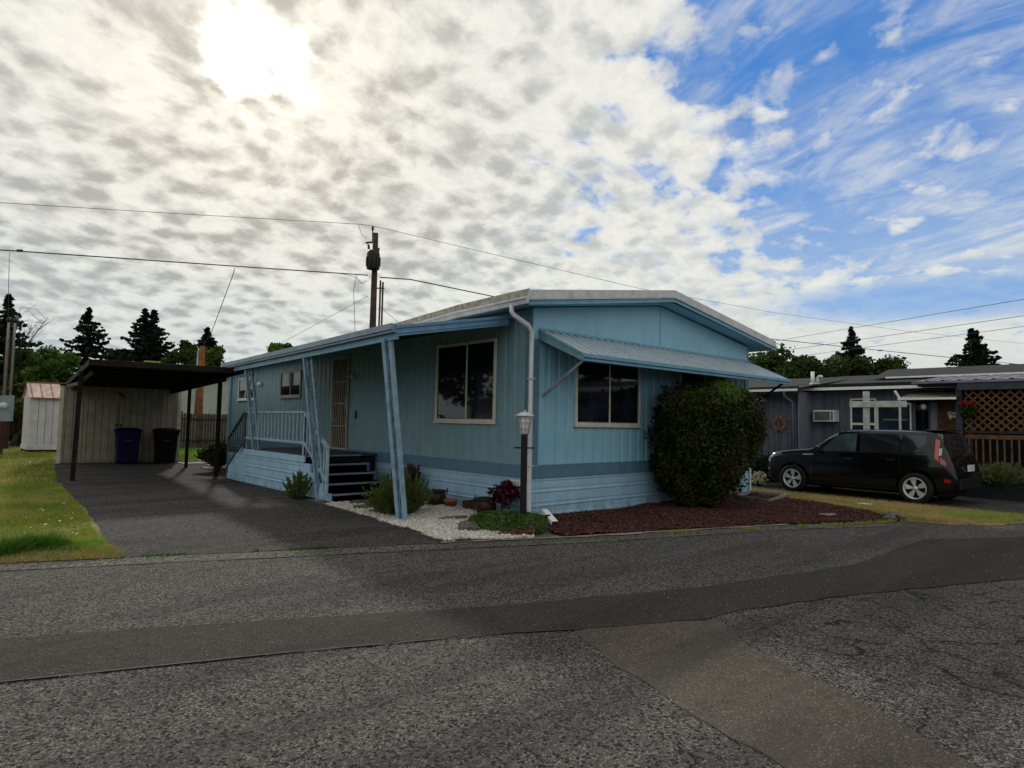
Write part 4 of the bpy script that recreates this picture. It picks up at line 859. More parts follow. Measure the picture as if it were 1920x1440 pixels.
# planter frame of grey boards on the mulch at the right
pf = thing('raised_bed', (6.5, -.75, 0), 'empty square frame of weathered grey boards on the red mulch', 'planter')
cs = [Vector((5.95, -.42, 0)), Vector((7.10, -.15, 0)), Vector((7.25, -.95, 0)), Vector((5.72, -1.30, 0))]
for i in range(4):
    a, b = cs[i], cs[(i + 1) % 4]; MB().bar(a + Vector((0, 0, .045)), b + Vector((0, 0, .045)), .04, .09).build('board', simple('grey_board', (.24, .24, .235), .8, var=.3, scale=6, streak=False, grime=.35), pf)
wp = MB().box(7.285, 7.33, -.05, -.005, .05, .62).build('white_stake', WHITE, None, .003, loc=(7.3, -.03, 0)); tag(wp, 'short white stake at the right bottom corner of the blue home', 'stake')
pp_ = MB().box(4.65, 4.95, -2.95, -2.75, .035, .045).build('flat_stone', simple('flat_paver', (.22, .22, .24), .8), None, .003, loc=(4.8, -2.85, .035)); tag(pp_, 'small flat grey paver lying on the red mulch', 'paver')
pp_ = MB().box(7.0, 7.3, -2.8, -2.55, .0, .05).build('flat_stone', simple('pale_paver', (.33, .33, .34), .8), None, .006, loc=(7.15, -2.68, 0)); tag(pp_, 'pale grey block lying on the dry grass beside the car', 'paver')
# ------------------------------------------------------------------ carport
cp = thing('carport', (-3.2, 12.5, 0), 'dark brown flat roofed carport standing over the end of the driveway', 'carport')
u = Vector((.992, -.125, 0)).normalized(); v = Vector((.075, .997, 0)).normalized(); O = Vector((-5.0, 8.72, 0))
def cpt(a, b, z): return O + u * a + v * b + Vector((0, 0, z))
W_, L_ = 3.18, 8.6; zf, zb = 2.80, 2.62
def slope(b): return zf + (zb - zf) * b / L_
def cprism(mb, a0, a1, b0, b1, t0, t1, mi=0):
    vs = [cpt(a, b, slope(b) + t) for a in (a0, a1) for b in (b0, b1) for t in (t0, t1)]
    mb.add(vs, [(0, 1, 3, 2), (4, 6, 7, 5), (0, 4, 5, 1), (2, 3, 7, 6), (0, 2, 6, 4), (1, 5, 7, 3)], mi)
m = MB(); cprism(m, .04, W_ - .04, .04, L_ + .35, -.05, -.012); m.build('roof', BROWNP, cp)
m = MB(); cprism(m, 0, W_, 0, .035, -.135, 0); m.build('front_fascia', BROWNP, cp, .004)
for a in (0, W_ - .035): m = MB(); cprism(m, a, a + .035, .036, L_ + .35, -.13, -.002); m.build('side_fascia', BROWNP, cp, .004)
for a in (.14, W_ - .22): m = MB(); cprism(m, a, a + .07, 1.0, L_, -.27, -.14); m.build('beam', BROWNP, cp, .004)
for b in (1.5, 2.7, 3.9, 5.1, 6.3, 7.5): m = MB(); cprism(m, .05, W_ - .05, b, b + .045, -.13, -.055); m.build('rafter', BROWNP, cp)
def cpost(a, b, la=.0, w=.05, zt=None):
    p = cpt(a, b, 0); q = cpt(a - la, b, (zt or slope(b) - .13)); MB().bar(p, q, w * 2, w * 2, up=u).build('post', BROWNP, cp, .004)
cpost(-.06, 1.95, -.05); cpost(W_ - .08, 1.95, .0)
for b in (5.6,): cpost(W_ - .12, b, 0, .045)
m = MB(); m.bar(cpt(.06, 1.95, 2.38), cpt(.25, .9, 2.66), .06, .07).build('brace', BROWNP, cp)
m = MB(); m.bar(cpt(.0, 2.0, 2.35), cpt(-.0, 7.6, 2.46), .05, .09).build('side_rail', simple('brown_rail', (.05, .04, .035), .7, grime=.3), cp)
m = MB(); m.bar(cpt(.13, 1.95, 2.35), cpt(.6, 1.95, 2.66), .05, .06).build('brace', BROWNP, cp)
leafb = MB(); leafb.bar(cpt(1.05, .12, 2.822), cpt(1.38, .12, 2.822), .16, .04); o = leafb.build('folded_tarp', simple('yellow_green_tarp', (.28, .30, .09), .7, var=.4, scale=20), None, .008); tag(o, 'crumpled yellow green scrap lying on top of the carport roof', 'tarp')
# ------------------------------------------------------------------ storage shed at the end of the carport
sh = thing('storage_shed', (-2.8, 17.9, 0), 'cream plywood storage shed with vertical grooves under the carport', 'shed')
so0 = Vector((-4.50, 17.05, 0)); su = Vector((3.42, -.50, 0)).normalized(); sv = Vector((.145, .99, 0)).normalized()
def spt(a, b, z): return so0 + su * a + sv * b + Vector((0, 0, z))
def sbox(mb, a0, a1, b0, b1, z0, z1, mi=0):
    vs = [spt(a, b, z) for a in (a0, a1) for b in (b0, b1) for z in (z0, z1)]
    mb.add(vs, [(0, 1, 3, 2), (4, 6, 7, 5), (0, 4, 5, 1), (2, 3, 7, 6), (0, 2, 6, 4), (1, 5, 7, 3)], mi)
SW = 3.44
m = MB(); sbox(m, 0, SW, 0, 3.2, .02, 2.5); m.build('wall', SHEDM, sh)
m = MB(); sbox(m, -.04, SW + .04, -.05, 3.3, 2.5, 2.56); m.build('roof', BROWNP, sh)
k = 0; a = .07
gv = MB()
rr = random.Random(4); gl = []
while a < SW - .05:
    wdt = rr.choice([.10, .2, .2]); sbox(gv, a - .006, a + .006, -.004, .0, .03, 2.49); a += wdt + rr.uniform(-.02, .02)
b = .15
while b < 3.1: sbox(gv, -.004, .0, b - .006, b + .006, .03, 2.49); b += .2
o = gv.build('groove', GROOVE, sh)
for a in (0, SW - .09): m = MB(); sbox(m, a - .012, a + .09, -.022, -.005, .02, 2.5); sbox(m, a - .02 if a == 0 else a + .08, a - .006 if a == 0 else a + .11, -.02, .09, .02, 2.5); m.build('corner_board', SHEDL, sh)
for a in (.62, 1.62):
    m = MB(); sbox(m, a + .01, a + .97, -.018, -.006, .05, 2.05); d_ = m.build('door', SHEDM, sh)
    q = MB(); 
    for kk in range(5): sbox(q, a + .12 + kk * .2, a + .132 + kk * .2, -.021, -.019, .06, 2.04)
    q.build('groove', GROOVE, d_)
    q = MB(); sbox(q, a - .0, a + .012, -.022, -.004, .05, 2.06); q.build('gap', GROOVE, d_)
    q = MB(); hx = a + .93 if a < 1 else a + .06; sbox(q, hx - .03, hx + .02, -.05, -.019, 1.22, 1.30); q.build('handle', BLACKM, d_)
m = MB(); sbox(m, -.03, -.005, .5, .56, 1.85, 2.0); m.build('outlet', simple('grey_box', (.2, .2, .2), .6), sh)
m = MB(); m.bar(spt(1.55, -.05, 2.34), spt(1.72, -.09, 2.18), .03, .05); m.build('lamp_bracket', BLACKM, sh)
# ------------------------------------------------------------------ wheeled bins
def cart(x, y, rz, col, lab, w=.36, d=.38, h=1.12):
    t_ = thing('wheeled_bin', (x, y, 0), lab, 'trash cart', 'wheeled trash carts in front of the shed'); Mx = Matrix.Translation((x, y, 0)) @ Matrix.Rotation(rz, 4, 'Z')
    T = lambda p: Mx @ Vector(p); m = MB(); rings = []
    for (s, z) in ((.72, .06), (.78, .12), (.90, .75), (.95, h - .14), (1.0, h - .13), (1.0, h - .06)):
        r_ = []
        for (sx, sy) in ((-1, -1), (1, -1), (1, 1), (-1, 1)):
            for (ex, ey) in (((1, .82), (.82, 1)) if sx * sy > 0 else ((.82, 1), (1, .82))): r_.append(T((sx * w * s * ex, sy * d * s * ey, z)))
        rings.append(r_)
    vs = [p for r_ in rings for p in r_]; fs = []
    for i in range(len(rings) - 1):
        for j in range(8): fs.append((i * 8 + j, i * 8 + (j + 1) % 8, (i + 1) * 8 + (j + 1) % 8, (i + 1) * 8 + j))
    fs.append(tuple(range(8))[::-1]); fs.append(tuple(40 + j for j in range(8))); m.add(vs, fs); m.build('body', col, t_, .01)
    m = MB(); rings = []
    for (s, z, oy) in ((1.05, h - .058, 0), (1.06, h - .02, 0), (.95, h + .04, 0), (.55, h + .07, 0)):
        r_ = [T((sx * w * s, sy * d * s, z)) for (sx, sy) in ((-1, -1), (-.5, -1.06), (.5, -1.06), (1, -1), (1, 1), (-1, 1))]; rings.append(r_)
    vs = [p for r_ in rings for p in r_]; fs = []
    for i in range(3):
        for j in range(6): fs.append((i * 6 + j, i * 6 + (j + 1) % 6, (i + 1) * 6 + (j + 1) % 6, (i + 1) * 6 + j))
    fs.append(tuple(range(6))[::-1]); fs.append(tuple(18 + j for j in range(6))); m.add(vs, fs); m.build('lid', col, t_, .006)
    for s in (-1, 1):
        c = T((s * w * .74, d * .82, .12)); ax = (Mx.to_3x3() @ Vector((1, 0, 0))); MB().lathe([(0, -.03), (.12, -.03), (.12, .03), (0, .03)], c, 18, axis=ax).build('wheel', BLACKM, t_)
    MB().tube([T((-w * .8, d * 1.02, h - .02)), T((-w * .8, d * 1.25, h - .03)), T((w * .8, d * 1.25, h - .03)), T((w * .8, d * 1.02, h - .02))], .018, 8).build('handle', col, t_)
    MB().obox(T((0, -d * .985, .78)), ax * .10, (Mx.to_3x3() @ Vector((0, .004, 0))), (0, 0, .012)).build('molded_mark', simple('pale_mark', (.05, .06, .12), .6), t_)
cart(-2.76, 16.05, -.12, simple('deep_blue_plastic', (.003, .006, .040), .5, var=.15, spec=.12), 'deep blue wheeled cart standing left of the black one at the shed')
cart(-1.66, 15.95, -.12, simple('black_plastic', (.004, .004, .0045), .6, var=.15, spec=.10), 'black wheeled cart standing right of the blue one at the shed')
# ------------------------------------------------------------------ white tool shed with copper roof
ts = thing('tool_shed', (-4.4, 25.3, 0), 'narrow white tool shed with coppery standing seam roof behind the lawn', 'shed')
a0 = Vector((-4.62, 24.6, 0)); ax_ = Vector((.97, -.22, 0)).normalized(); ay_ = Vector((-.06, 1, 0)).normalized()
def tpt(a, b, z): return a0 + ax_ * a + ay_ * b + Vector((0, 0, z))
def tbox(mb, x0, x1, y0, y1, z0, z1):
    vs = [tpt(a, b, z) for a in (x0, x1) for b in (y0, y1) for z in (z0, z1)]
    mb.add(vs, [(0, 1, 3, 2), (4, 6, 7, 5), (0, 4, 5, 1), (2, 3, 7, 6), (0, 2, 6, 4), (1, 5, 7, 3)])
TW = simple('tool_shed_white', (.50, .50, .53), .7, var=.12, scale=2, streak=True)
m = MB(); tbox(m, 0, 1.6, 0, 1.5, .28, 2.24); m.build('wall', TW, ts)
for i, aa in enumerate((.28, .52, .76, 1.0, 1.24)): m = MB(); tbox(m, aa, aa + .015, -.008, 0, .3, 2.22); m.build('seam', simple('shed_seam_grey', (.2, .2, .21), .8), ts)
m = MB(); tbox(m, -.03, 1.65, -.05, 1.5, .12, .30); m.build('base_board', simple('base_board_white', (.55, .56, .58), .7, grime=.3), ts)
m = MB(); tbox(m, .0, 1.6, .05, 1.5, 0, .12); m.build('skid', DARKIN, ts)
m = MB(); m.add([tpt(-.06, -.12, 2.22), tpt(1.7, -.12, 2.22), tpt(1.7, .75, 2.86), tpt(-.06, .75, 2.86), tpt(1.7, 1.62, 2.22), tpt(-.06, 1.62, 2.22)], [(0, 1, 2, 3), (3, 2, 4, 5)]); m.add([tpt(-.0, 0, 2.24), tpt(0, .75, 2.82), tpt(0, 1.5, 2.24)], [(0, 1, 2)])
rf = m.build('roof', simple('copper_metal_roof', (.68, .50, .44), .4, metal=.2, var=.2, scale=4), ts, fix=False)
m = MB()
for aa in (.05, .38, .74, 1.1, 1.45): m.bar(tpt(aa, -.12, 2.235), tpt(aa, .75, 2.875), .02, .03)
m.build('seam', simple('copper_seam', (.22, .10, .07), .5), rf); m = MB(); m.bar(tpt(-.06, .75, 2.88), tpt(1.7, .75, 2.88), .08, .04); m.bar(tpt(-.06, -.13, 2.21), tpt(1.7, -.13, 2.21), .03, .05); m.build('edge_trim', bpy.data.materials['copper_seam'], rf)
o = MB().lathe([(0, 0), (.09, 0), (.10, .16), (.05, .2), (0, .2)], (-3.66, 22.3, 0), 12).build('bucket', WHITE, None, loc=(-3.66, 22.3, 0)); tag(o, 'small white bucket on the grass by the cream shed corner', 'bucket')
# ------------------------------------------------------------------ meter post at the left edge
MD = 24.0; MK = 24 / 13
mt = at(10, 800, MD); mx_, my_ = mt.x, mt.y
mp = thing('utility_meter_post', (mx_, my_, 0), 'utility meter post with two grey conduits at the left edge', 'meter post')
zc = at(10, 602, MD).z; zb_ = at(10, 742, MD).z; zb0 = at(10, 790, MD).z
lat = Vector((CR[0], CR[1], 0)).normalized()
bpost = Vector((mx_, my_, 0)) - lat * .09 * MK + Vector((.05, .18, 0))
MB().bar(bpost + Vector((0, 0, 0)), bpost + Vector((0, 0, zc - .3)), .12, .12).build('post', simple('meter_post_wood', (.12, .055, .035), .85, var=.3, scale=6), mp)
for dx, hh in ((-.13, zc), (.11, zc - .02)):
    c = Vector((mx_, my_, 0)) + lat * dx; pts = [c + Vector((0, 0, zb_)), c + Vector((0, 0, hh)), c + Vector((0, 0, hh + .05))]
    MB().tube(pts, .040, 10).build('conduit', STEEL, mp); MB().lathe([(.04, 0), (.075, .03), (.08, .10), (.06, .17), (0, .2)], c + Vector((0, 0, hh - .02)), 12).build('weatherhead', BLACKM, mp)
    cbl = [c + Vector((0, 0, hh + .02)) + lat * .05, c + Vector((0, 0, hh - .15)) + lat * .2, c + Vector((0, 0, hh - .55)) + lat * .18, c + Vector((0, 0, hh - .75)) + lat * .03]
    MB().tube(cbl, .010, 6).build('cable_loop', WIREM, mp)
cc = Vector((mx_, my_, (zb_ + zb0) / 2)) + lat * .0
dpt = Vector((CF[0], CF[1], 0)).normalized()
MB().obox(cc, lat * .20, dpt * .10, (0, 0, (zb_ - zb0) / 2)).build('meter_box', simple('meter_box_grey', (.20, .25, .28), .5, var=.12), mp, .008)
MB().lathe([(0, .12), (.11, .11), (.14, .0)], cc - lat * .04 - dpt * .10 + Vector((0, 0, .1)), 16, axis=-dpt).build('meter_dial', simple('meter_glass', (.45, .5, .5), .2), mp)
MB().obox(cc + Vector((0, 0, -.98)), lat * .11, dpt * .08, (0, 0, .52)).build('lower_post', simple('meter_post_red', (.05, .018, .018), .8), mp)
# ------------------------------------------------------------------ utility pole and wires
PD = 30.0; pb = foot(693, PD); ztop = at(698, 431, PD).z
up_ = thing('utility_pole', pb, 'tall brown utility pole with a dark transformer behind the blue home', 'utility pole')
MB().tube([pb, pb + Vector((0, 0, 4)), Vector((pb.x, pb.y, ztop))], .15, 12, rs=[.19, .165, .125]).build('pole', POLEM, up_)
def pz(py): return at(696, py, PD).z
fr = -dpt
tc = pb + fr * .34; r0 = .30
MB().lathe([(0, 0), (r0 * .95, .0), (r0, .03), (r0, pz(473) - pz(503)), (r0 * .8, pz(468) - pz(503)), (0, pz(466) - pz(503))], Vector((tc.x, tc.y, pz(504))), 20).build('transformer', BLACKM, up_)
tfm = MB()
for k in range(8):
    a = k * math.pi / 4; tfm.obox(Vector((tc.x + (r0 + .02) * math.cos(a), tc.y + (r0 + .02) * math.sin(a), (pz(480) + pz(500)) / 2)), (.03 * math.cos(a), .03 * math.sin(a), 0), (-.01 * math.sin(a), .01 * math.cos(a), 0), (0, 0, .22))
tfm.build('cooling_fin', BLACKM, up_)
for k, (dx, z0, z1) in enumerate(((-.22, 465, 458), (.24, 470, 462))): MB().lathe([(.05, 0), (.03, .04), (.055, .08), (.03, .12), (.05, .16), (0, .2)], Vector((tc.x, tc.y, pz(z0))) + lat * dx, 10).build('bushing', simple('bushing_brown', (.06, .03, .025), .4), up_)
co_ = pb - lat * .35
MB().bar(Vector((co_.x, co_.y, pz(452))), Vector((co_.x, co_.y, pz(462))) + lat * .02, .05, .05).bar(Vector((co_.x, co_.y, pz(450))) - lat * .12, Vector((co_.x, co_.y, pz(448))) + lat * .3, .06, .07).build('fuse_cutout', BLACKM, up_)
MB().tube([pb - lat * .13 + Vector((0, 0, ztop - .5)), pb - lat * .15 + Vector((0, 0, pz(424)))], .035, 6).lathe([(.07, 0), (.04, .05), (.08, .1), (.03, .16), (0, .17)], pb - lat * .15 + Vector((0, 0, pz(424))), 10).build('pin_insulator', BLACKM, up_)
for k, (dx, py) in enumerate(((.30, 522), (.42, 525))): c = pb + lat * dx; MB().tube([Vector((c.x, c.y, 0)), Vector((c.x, c.y, pz(py)))], .045, 8).build('riser_conduit', simple('riser_brown', (.05, .035, .035), .6), up_)
MB().bar(pb + lat * .1 + Vector((0, 0, pz(537))), pb + lat * .5 + Vector((0, 0, pz(537))), .05, .05).build('standoff_bracket', BLACKM, up_)
def wire(pts, r, lab, parent=None, sag=0, name='power_line', grp=None, cat='wire'):
    P = []
    for i in range(len(pts) - 1):
        a, b = Vector(pts[i]), Vector(pts[i + 1]); k = 14
        for j in range(k): u = j / k; P.append(a.lerp(b, u) - Vector((0, 0, sag * 4 * u * (1 - u))))
    P.append(Vector(pts[-1])); o = MB().tube(P, r, 5).build(name, WIREM, None, loc=tuple(P[0])); return tag(o, lab, cat, grp)
WC = at(690, 516, PD)
wire([at(-420, 440, 23.5), at(35, 471, 26.9), at(440, 499, 28.7), WC], .026, 'thick black cable running left from the utility pole', sag=.0)
wire([at(712, 520, PD), at(770, 524, 31.2), at(935, 558, 34.5), at(1200, 600, 41), at(1450, 636, 49), at(1650, 657, 57), at(1920, 684, 68), at(2400, 712, 90)], .028, 'thick black cable dipping behind the blue home and on to the right')
wire([at(-420, 340, 23.5), at(0, 380, 26.7), at(340, 401, 28.3), at(668, 420, 29.9), at(697, 423, PD)], .011, 'thin high wire running left from the top of the utility pole')
wire([at(697, 423, PD), at(900, 471, 33.5), at(1200, 541, 40), at(1450, 586, 49), at(1700, 621, 60), at(1920, 644, 72)], .011, 'thin high wire descending right from the top of the utility pole')
wire([at(440, 503, 28.7), at(437, 515, 28.7), at(395, 627, 31.6), at(378, 652, 33)], .016, 'slanting service drop from the cable down toward the reddish pole')
wire([at(18, 471, 26.8), at(17, 500, 25), at(15, 600, 24)], .010, 'near vertical service drop at the left edge above the meter post')
wire([at(690, 555, PD), at(530, 642, 34)], .010, 'faint guy wire slanting down left from the utility pole')
wire([at(710, 572, PD), at(748, 606, 31)], .010, 'short guy wire slanting down right from the utility pole')
wire([at(668, 516, 29.8), at(663, 545, 29.8), at(666, 622, 29.8)], .012, 'slim vertical drop wire left of the utility pole')
wire([at(1000, 700, 62), at(1450, 640, 50), at(1920, 561, 30), at(2300, 490, 22)], .014, 'highest of three thin wires converging at the upper right', grp=None)
wire([at(1100, 710, 62), at(1480, 656, 50), at(1920, 592, 32), at(2300, 535, 24)], .014, 'middle one of three thin wires converging at the right')
wire([at(1200, 712, 62), at(1520, 665, 50), at(1920, 612, 33), at(2300, 565, 24)], .013, 'lowest of three thin wires converging at the right')
for k, (px, py) in enumerate(((37, 470), (1650, 657))):
    o = MB().obox(at(px, py, 26.9 if k == 0 else 57), lat * (.12 if k == 0 else .2), dpt * .02, (0, 0, .05)).build('wire_splice', BLACKM, None); tag(o, ['dark splice clamp on the cable at the far left', 'small splice on the cable above the neighbour roof'][k], 'clamp')
lp_ = wire([at(640, 513, 29.8), at(668, 520, 29.8), at(678, 532, 29.9), at(688, 526, 30)], .012, 'drooping loop of cable on the left side of the utility pole')
lp_ = wire([at(672, 420, 30), at(678, 440, 30), at(688, 448, 30)], .010, 'short jumper wire from the high line to the pole cutout')
# reddish stub pole behind the shed
sp = foot(373, 33.0); zt = at(375, 648, 33).z
s_ = thing('service_pole', sp, 'short reddish brown service pole with grey conduit behind the carport', 'pole')
MB().tube([sp, Vector((sp.x, sp.y, zt))], .15, 12, rs=[.17, .14]).build('pole', POLEO, s_); c = sp - lat * .22; MB().tube([Vector((c.x, c.y, 1.6)), Vector((c.x, c.y, zt - .25))], .045, 8).build('conduit', STEEL, s_)
# pole on the carport side by the fence
# ------------------------------------------------------------------ fence and pale building behind
fn = thing('board_fence', (2.5, 26.5, 0), 'weathered dark board fence behind the carport', 'fence')
rr = random.Random(8); fa0, fa1 = Vector((-1.2, 26.3, 0)), Vector((9.0, 26.8, 0)); dd = (fa1 - fa0); LL = dd.length; dd.normalize(); k = 0; x = 0; m = MB()
while x < LL:
    w = .14; h = 1.74 + rr.uniform(-.02, .02); c = fa0 + dd * (x + w / 2); m.obox(c + Vector((0, rr.uniform(-.008, .008), h / 2)), dd * (w / 2 - .008), Vector((0, .01, 0)), (0, 0, h / 2)); x += w
m.build('board', FENCEM, fn); 
for z in (.4, 1.45): MB().bar(fa0 + Vector((0, -.04, z)), fa1 + Vector((0, -.04, z)), .04, .09).build('rail', WOODD, fn)
for i in range(5): c = fa0 + dd * (i * 2.4 + .3); MB().obox(c + Vector((0, -.07, .92)), (.045, 0, 0), (0, .045, 0), (0, 0, .92)).build('post', FENCEM, fn)
fp = MB().obox(Vector((3.05, 25.9, .95)), (.05, 0, 0), (0, .05, 0), (0, 0, .95)).build('stake', simple('tan_stake', (.22, .15, .10), .8), None, loc=(3.05, 25.9, 0)); tag(fp, 'pale tan stake leaning at the dark board fence', 'stake')
pbld = thing('workshop_building', (6, 34, 0), 'pale grey green metal building beyond the board fence', 'building')
MB().box(-.8, 14, 32.5, 40, 0, 4.0).build('wall', simple('sage_metal_wall', (.33, .38, .32), .6, var=.08, streak=True), pbld); MB().add([(-1.1, 32.2, 4.0), (14.3, 32.2, 4.0), (14.3, 40.3, 4.6), (-1.1, 40.3, 4.6)], [(0, 1, 2, 3)]).build('roof', ROOFD, pbld, fix=False)
MB().box(-.8, 14, 32.46, 32.5, 1.66, 1.74).build('base_rail', WHITE, pbld); MB().box(3.0, 3.06, 32.44, 32.5, 1.7, 4).build('downspout', WHITE, pbld)
# ------------------------------------------------------------------ grey neighbouring home
nb = thing('neighbour_home', (15.5, 0, 0), 'slate grey single storey neighbouring home with dark low roof', 'mobile home')
NX = 12.5
def nwall(x, y0, y1, z0, z1, name='wall', mat=GREYH):
    m = MB(); m.box(x, x + .12, y0, y1, z0, z1); o = m.build(name, mat, nb); q = MB(); y = y0 + .1
    while y < y1 - .05: q.box(x - .004, x, y - .006, y + .006, z0 + .02, z1 - .02); y += .2
    q.build('groove', simple('grey_groove', (.03, .032, .045), .9), o); return o
nwall(NX, -14, .95, .15, 2.72); nwall(11.45, .66, 9, .15, 2.66)
MB().box(11.45, NX + .05, .655, .70, .15, 2.68).build('side_wall', GREYL, nb)
MB().box(11.43, 11.60, .62, .655, .15, 2.68).build('corner_board', GREYL, nb); MB().box(NX - .02, NX, .42, .655, .15, 2.7).build('corner_board', GREYL, nb)
MB().box(NX + .12, 19, -14, 9, .1, 2.7).build('core', GREYH, nb)
MB().box(11.6, 12.6, .72, 9, .1, 2.6).build('core', GREYH, nb)
# roof
m = MB(); m.add([(NX - .45, -14.4, 2.86), (NX - .45, 1.2, 2.84), (16, 1.2, 3.42), (16, -14.4, 3.42), (19.6, -14.4, 2.86), (19.6, 1.2, 2.86)], [(0, 1, 2, 3), (3, 2, 5, 4)])
m.add([(11.0, .35, 2.76), (11.0, 9.4, 2.76), (16, 9.4, 3.42), (16, .35, 3.40), (19.6, 9.4, 2.86), (19.6, .35, 2.86)], [(0, 1, 2, 3), (3, 2, 4, 5)])
m.add([(NX - .4, -14.3, 2.74), (NX - .4, 9.3, 2.70), (13, 9.3, 2.70), (13, -14.3, 2.74)], [(0, 1, 2, 3)])
m.build('roof', ROOFD, nb, fix=False)
MB().box(NX - .50, NX - .42, -14.3, .95, 2.72, 2.80).build('gutter', WHITE, nb); MB().box(NX - .46, NX - .38, -14.3, .95, 2.80, 2.90).build('fascia', BLACKM, nb)
MB().box(10.92, 11.0, .45, 9.3, 2.66, 2.73).build('gutter', WHITE, nb); MB().box(10.98, 11.04, .45, 9.3, 2.58, 2.80).build('fascia', ROOFD, nb); MB().box(10.98, 11.5, .62, .66, 2.62, 2.78).build('fascia', GREYL, nb)
MB().tube([(10.98, .85, 2.66), (11.05, .85, 2.50), (11.35, .80, 2.38), (11.42, .80, 2.30), (11.42, .80, .2)], .04, 6).build('downspout', GREYL, nb)
MB().box(13.6, 13.68, -14.4, -1.0, 3.12, 3.17).build('ridge_flashing', WHITE, nb)
MB().add([(13.64, -14.4, 3.16), (13.64, -.6, 3.14), (16.4, -.2, 3.62), (16.4, -14.4, 3.62)], [(0, 1, 2, 3)]).build('upper_roof', ROOFD, nb, fix=False)
vp = thing('roof_vent', (12.4, .60, 3.0), 'white vent pipes with a hooked top on the dark neighbour roof', 'vent pipe')
MB().tube([(12.4, .62, 2.9), (12.4, .62, 3.32)], .05, 10).build('pipe', WHITE, vp); MB().tube([(12.4, .47, 2.9), (12.4, .47, 3.12), (12.4, .44, 3.17), (12.4, .36, 3.17), (12.4, .34, 3.13)], .035, 10).build('hook_pipe', WHITE, vp); MB().lathe([(.16, 0), (.14, .03), (.06, .06)], (12.4, .55, 2.93), 14).build('boot', STEEL, vp)
# air conditioner
ac = thing('air_conditioner', (12.4, .2, 1.98), 'white boxed air conditioner unit sticking out of the grey wall', 'air conditioner')
MB().box(12.12, 12.52, -.10, .50, 1.80, 2.14).build('case', WHITE, ac, .012); MB().box(12.11, 12.125, .02, .46, 1.84, 2.10).build('grille', simple('ac_grille', (.13, .14, .13), .7), ac); MB().box(12.108, 12.12, -.07, -.01, 1.84, 2.10).build('vent', simple('ac_vent', (.20, .21, .22), .7), ac)
q = MB()
for i in range(8): q.box(12.100, 12.111, .03, .45, 1.855 + i * .031, 1.863 + i * .031)
q.build('louvre', simple('ac_louvre', (.28, .29, .28), .6), ac)
# windows
window('window', 'x' if False else 'y', NX, -1.12, -.42, .95, 2.49, [], frame=WHITE, fw=.05, parent=nb)
MB().box(NX - .04, NX - .0, -1.12, -.42, 1.72, 1.78).build('meeting_rail', WHITE, nb)
window('window', 'y', NX, -2.00, -1.13, .95, 2.34, [], frame=WHITE, fw=.04, parent=nb)
MB().box(NX - .030, NX - .021, -1.9, -1.3, 1.86, 1.90).build('meeting_rail', GREYL, nb)
# entry: recessed door, cover, posts
MB().box(NX - .012, NX, -3.28, -2.45, .35, 2.42).build('door_surround', simple('dark_entry', (.022, .014, .010), .8), nb)
sg = thing('welcome_board', (12.35, -2.95, 1.2), 'orange wooden board with a pale cup shaped cutout by the entry', 'board')
MB().box(12.33, 12.37, -3.25, -2.66, .55, 2.4).build('panel', simple('board_stain', (.14, .06, .025), .7, var=.3, scale=8), sg); MB().box(12.30, 12.33, -3.24, -2.78, .55, 1.72).build('lower_panel', WOODO, sg); MB().box(12.28, 12.33, -3.25, -2.76, 1.69, 1.74).build('ledge', WOODO, sg)
m = MB(); m.prism([(12.32, y, z) for y, z in ((-2.92, 2.09), (-3.19, 2.08), (-3.17, 2.0), (-3.12, 1.95), (-2.98, 1.95))], (0, 0, 0), (-.012, 0, 0)); m.lathe([(0, 0), (.055, 0), (.055, .012), (0, .012)], (12.32, -2.93, 2.06), 14, axis=(-1, 0, 0)); m.prism([(12.319, y, z) for y, z in ((-2.90, 2.06), (-2.96, 2.06), (-2.98, 1.93), (-2.95, 1.90), (-2.91, 1.95))], (0, 0, 0), (-.014, 0, 0)); cw = m.build('cup_cutout', WHITE, sg)
MB().box(12.300, 12.307, -3.13, -2.99, 2.00, 2.035).build('dark_band', simple('dark_band_mark', (.05, .05, .06), .8), cw)
dw = MB().box(NX - .03, NX - .014, -2.42, -2.1, .4, 2.38).build('door', GLASS, nb); MB().box(NX - .04, NX - .03, -2.44, -2.41, .4, 2.40).build('frame', simple('door_frame_slate', (.10, .12, .16), .6), dw)
dw2 = MB().box(NX - .05, NX - .031, -2.62, -2.46, .4, 2.38).build('door', simple('pale_door_edge', (.28, .29, .32), .6), nb)
ec = thing('entry_canopy', (12.0, -2.75, 2.4), 'small mossy entry canopy over the neighbour door', 'canopy')
m = MB(); m.add([(11.55, -1.98, 2.44), (11.55, -3.25, 2.44), (12.5, -3.55, 2.70), (12.5, -2.1, 2.66)], [(0, 1, 2, 3)]); m.build('roof', simple('mossy_panel', (.17, .16, .12), .9, var=.5, scale=14, grime=.5, bump=.5), ec, fix=False)
MB().box(11.50, 11.55, -3.27, -1.96, 2.39, 2.445).build('front_edge', WHITE, ec); MB().box(11.56, 12.5, -3.24, -1.99, 2.36, 2.39).build('soffit', DARKIN, ec)
MB().box(11.52, 11.57, -2.03, -1.98, 0, 2.4).build('post', simple('thin_white_post', (.55, .56, .58), .5), ec); MB().bar((11.52, -2.0, 2.44), (11.42, -1.93, 2.62), .03, .06).build('bracket', WHITE, ec)
MB().box(11.75, 11.88, -3.34, -3.20, 0, 2.7).build('post', simple('slate_post', (.055, .065, .09), .6), ec)
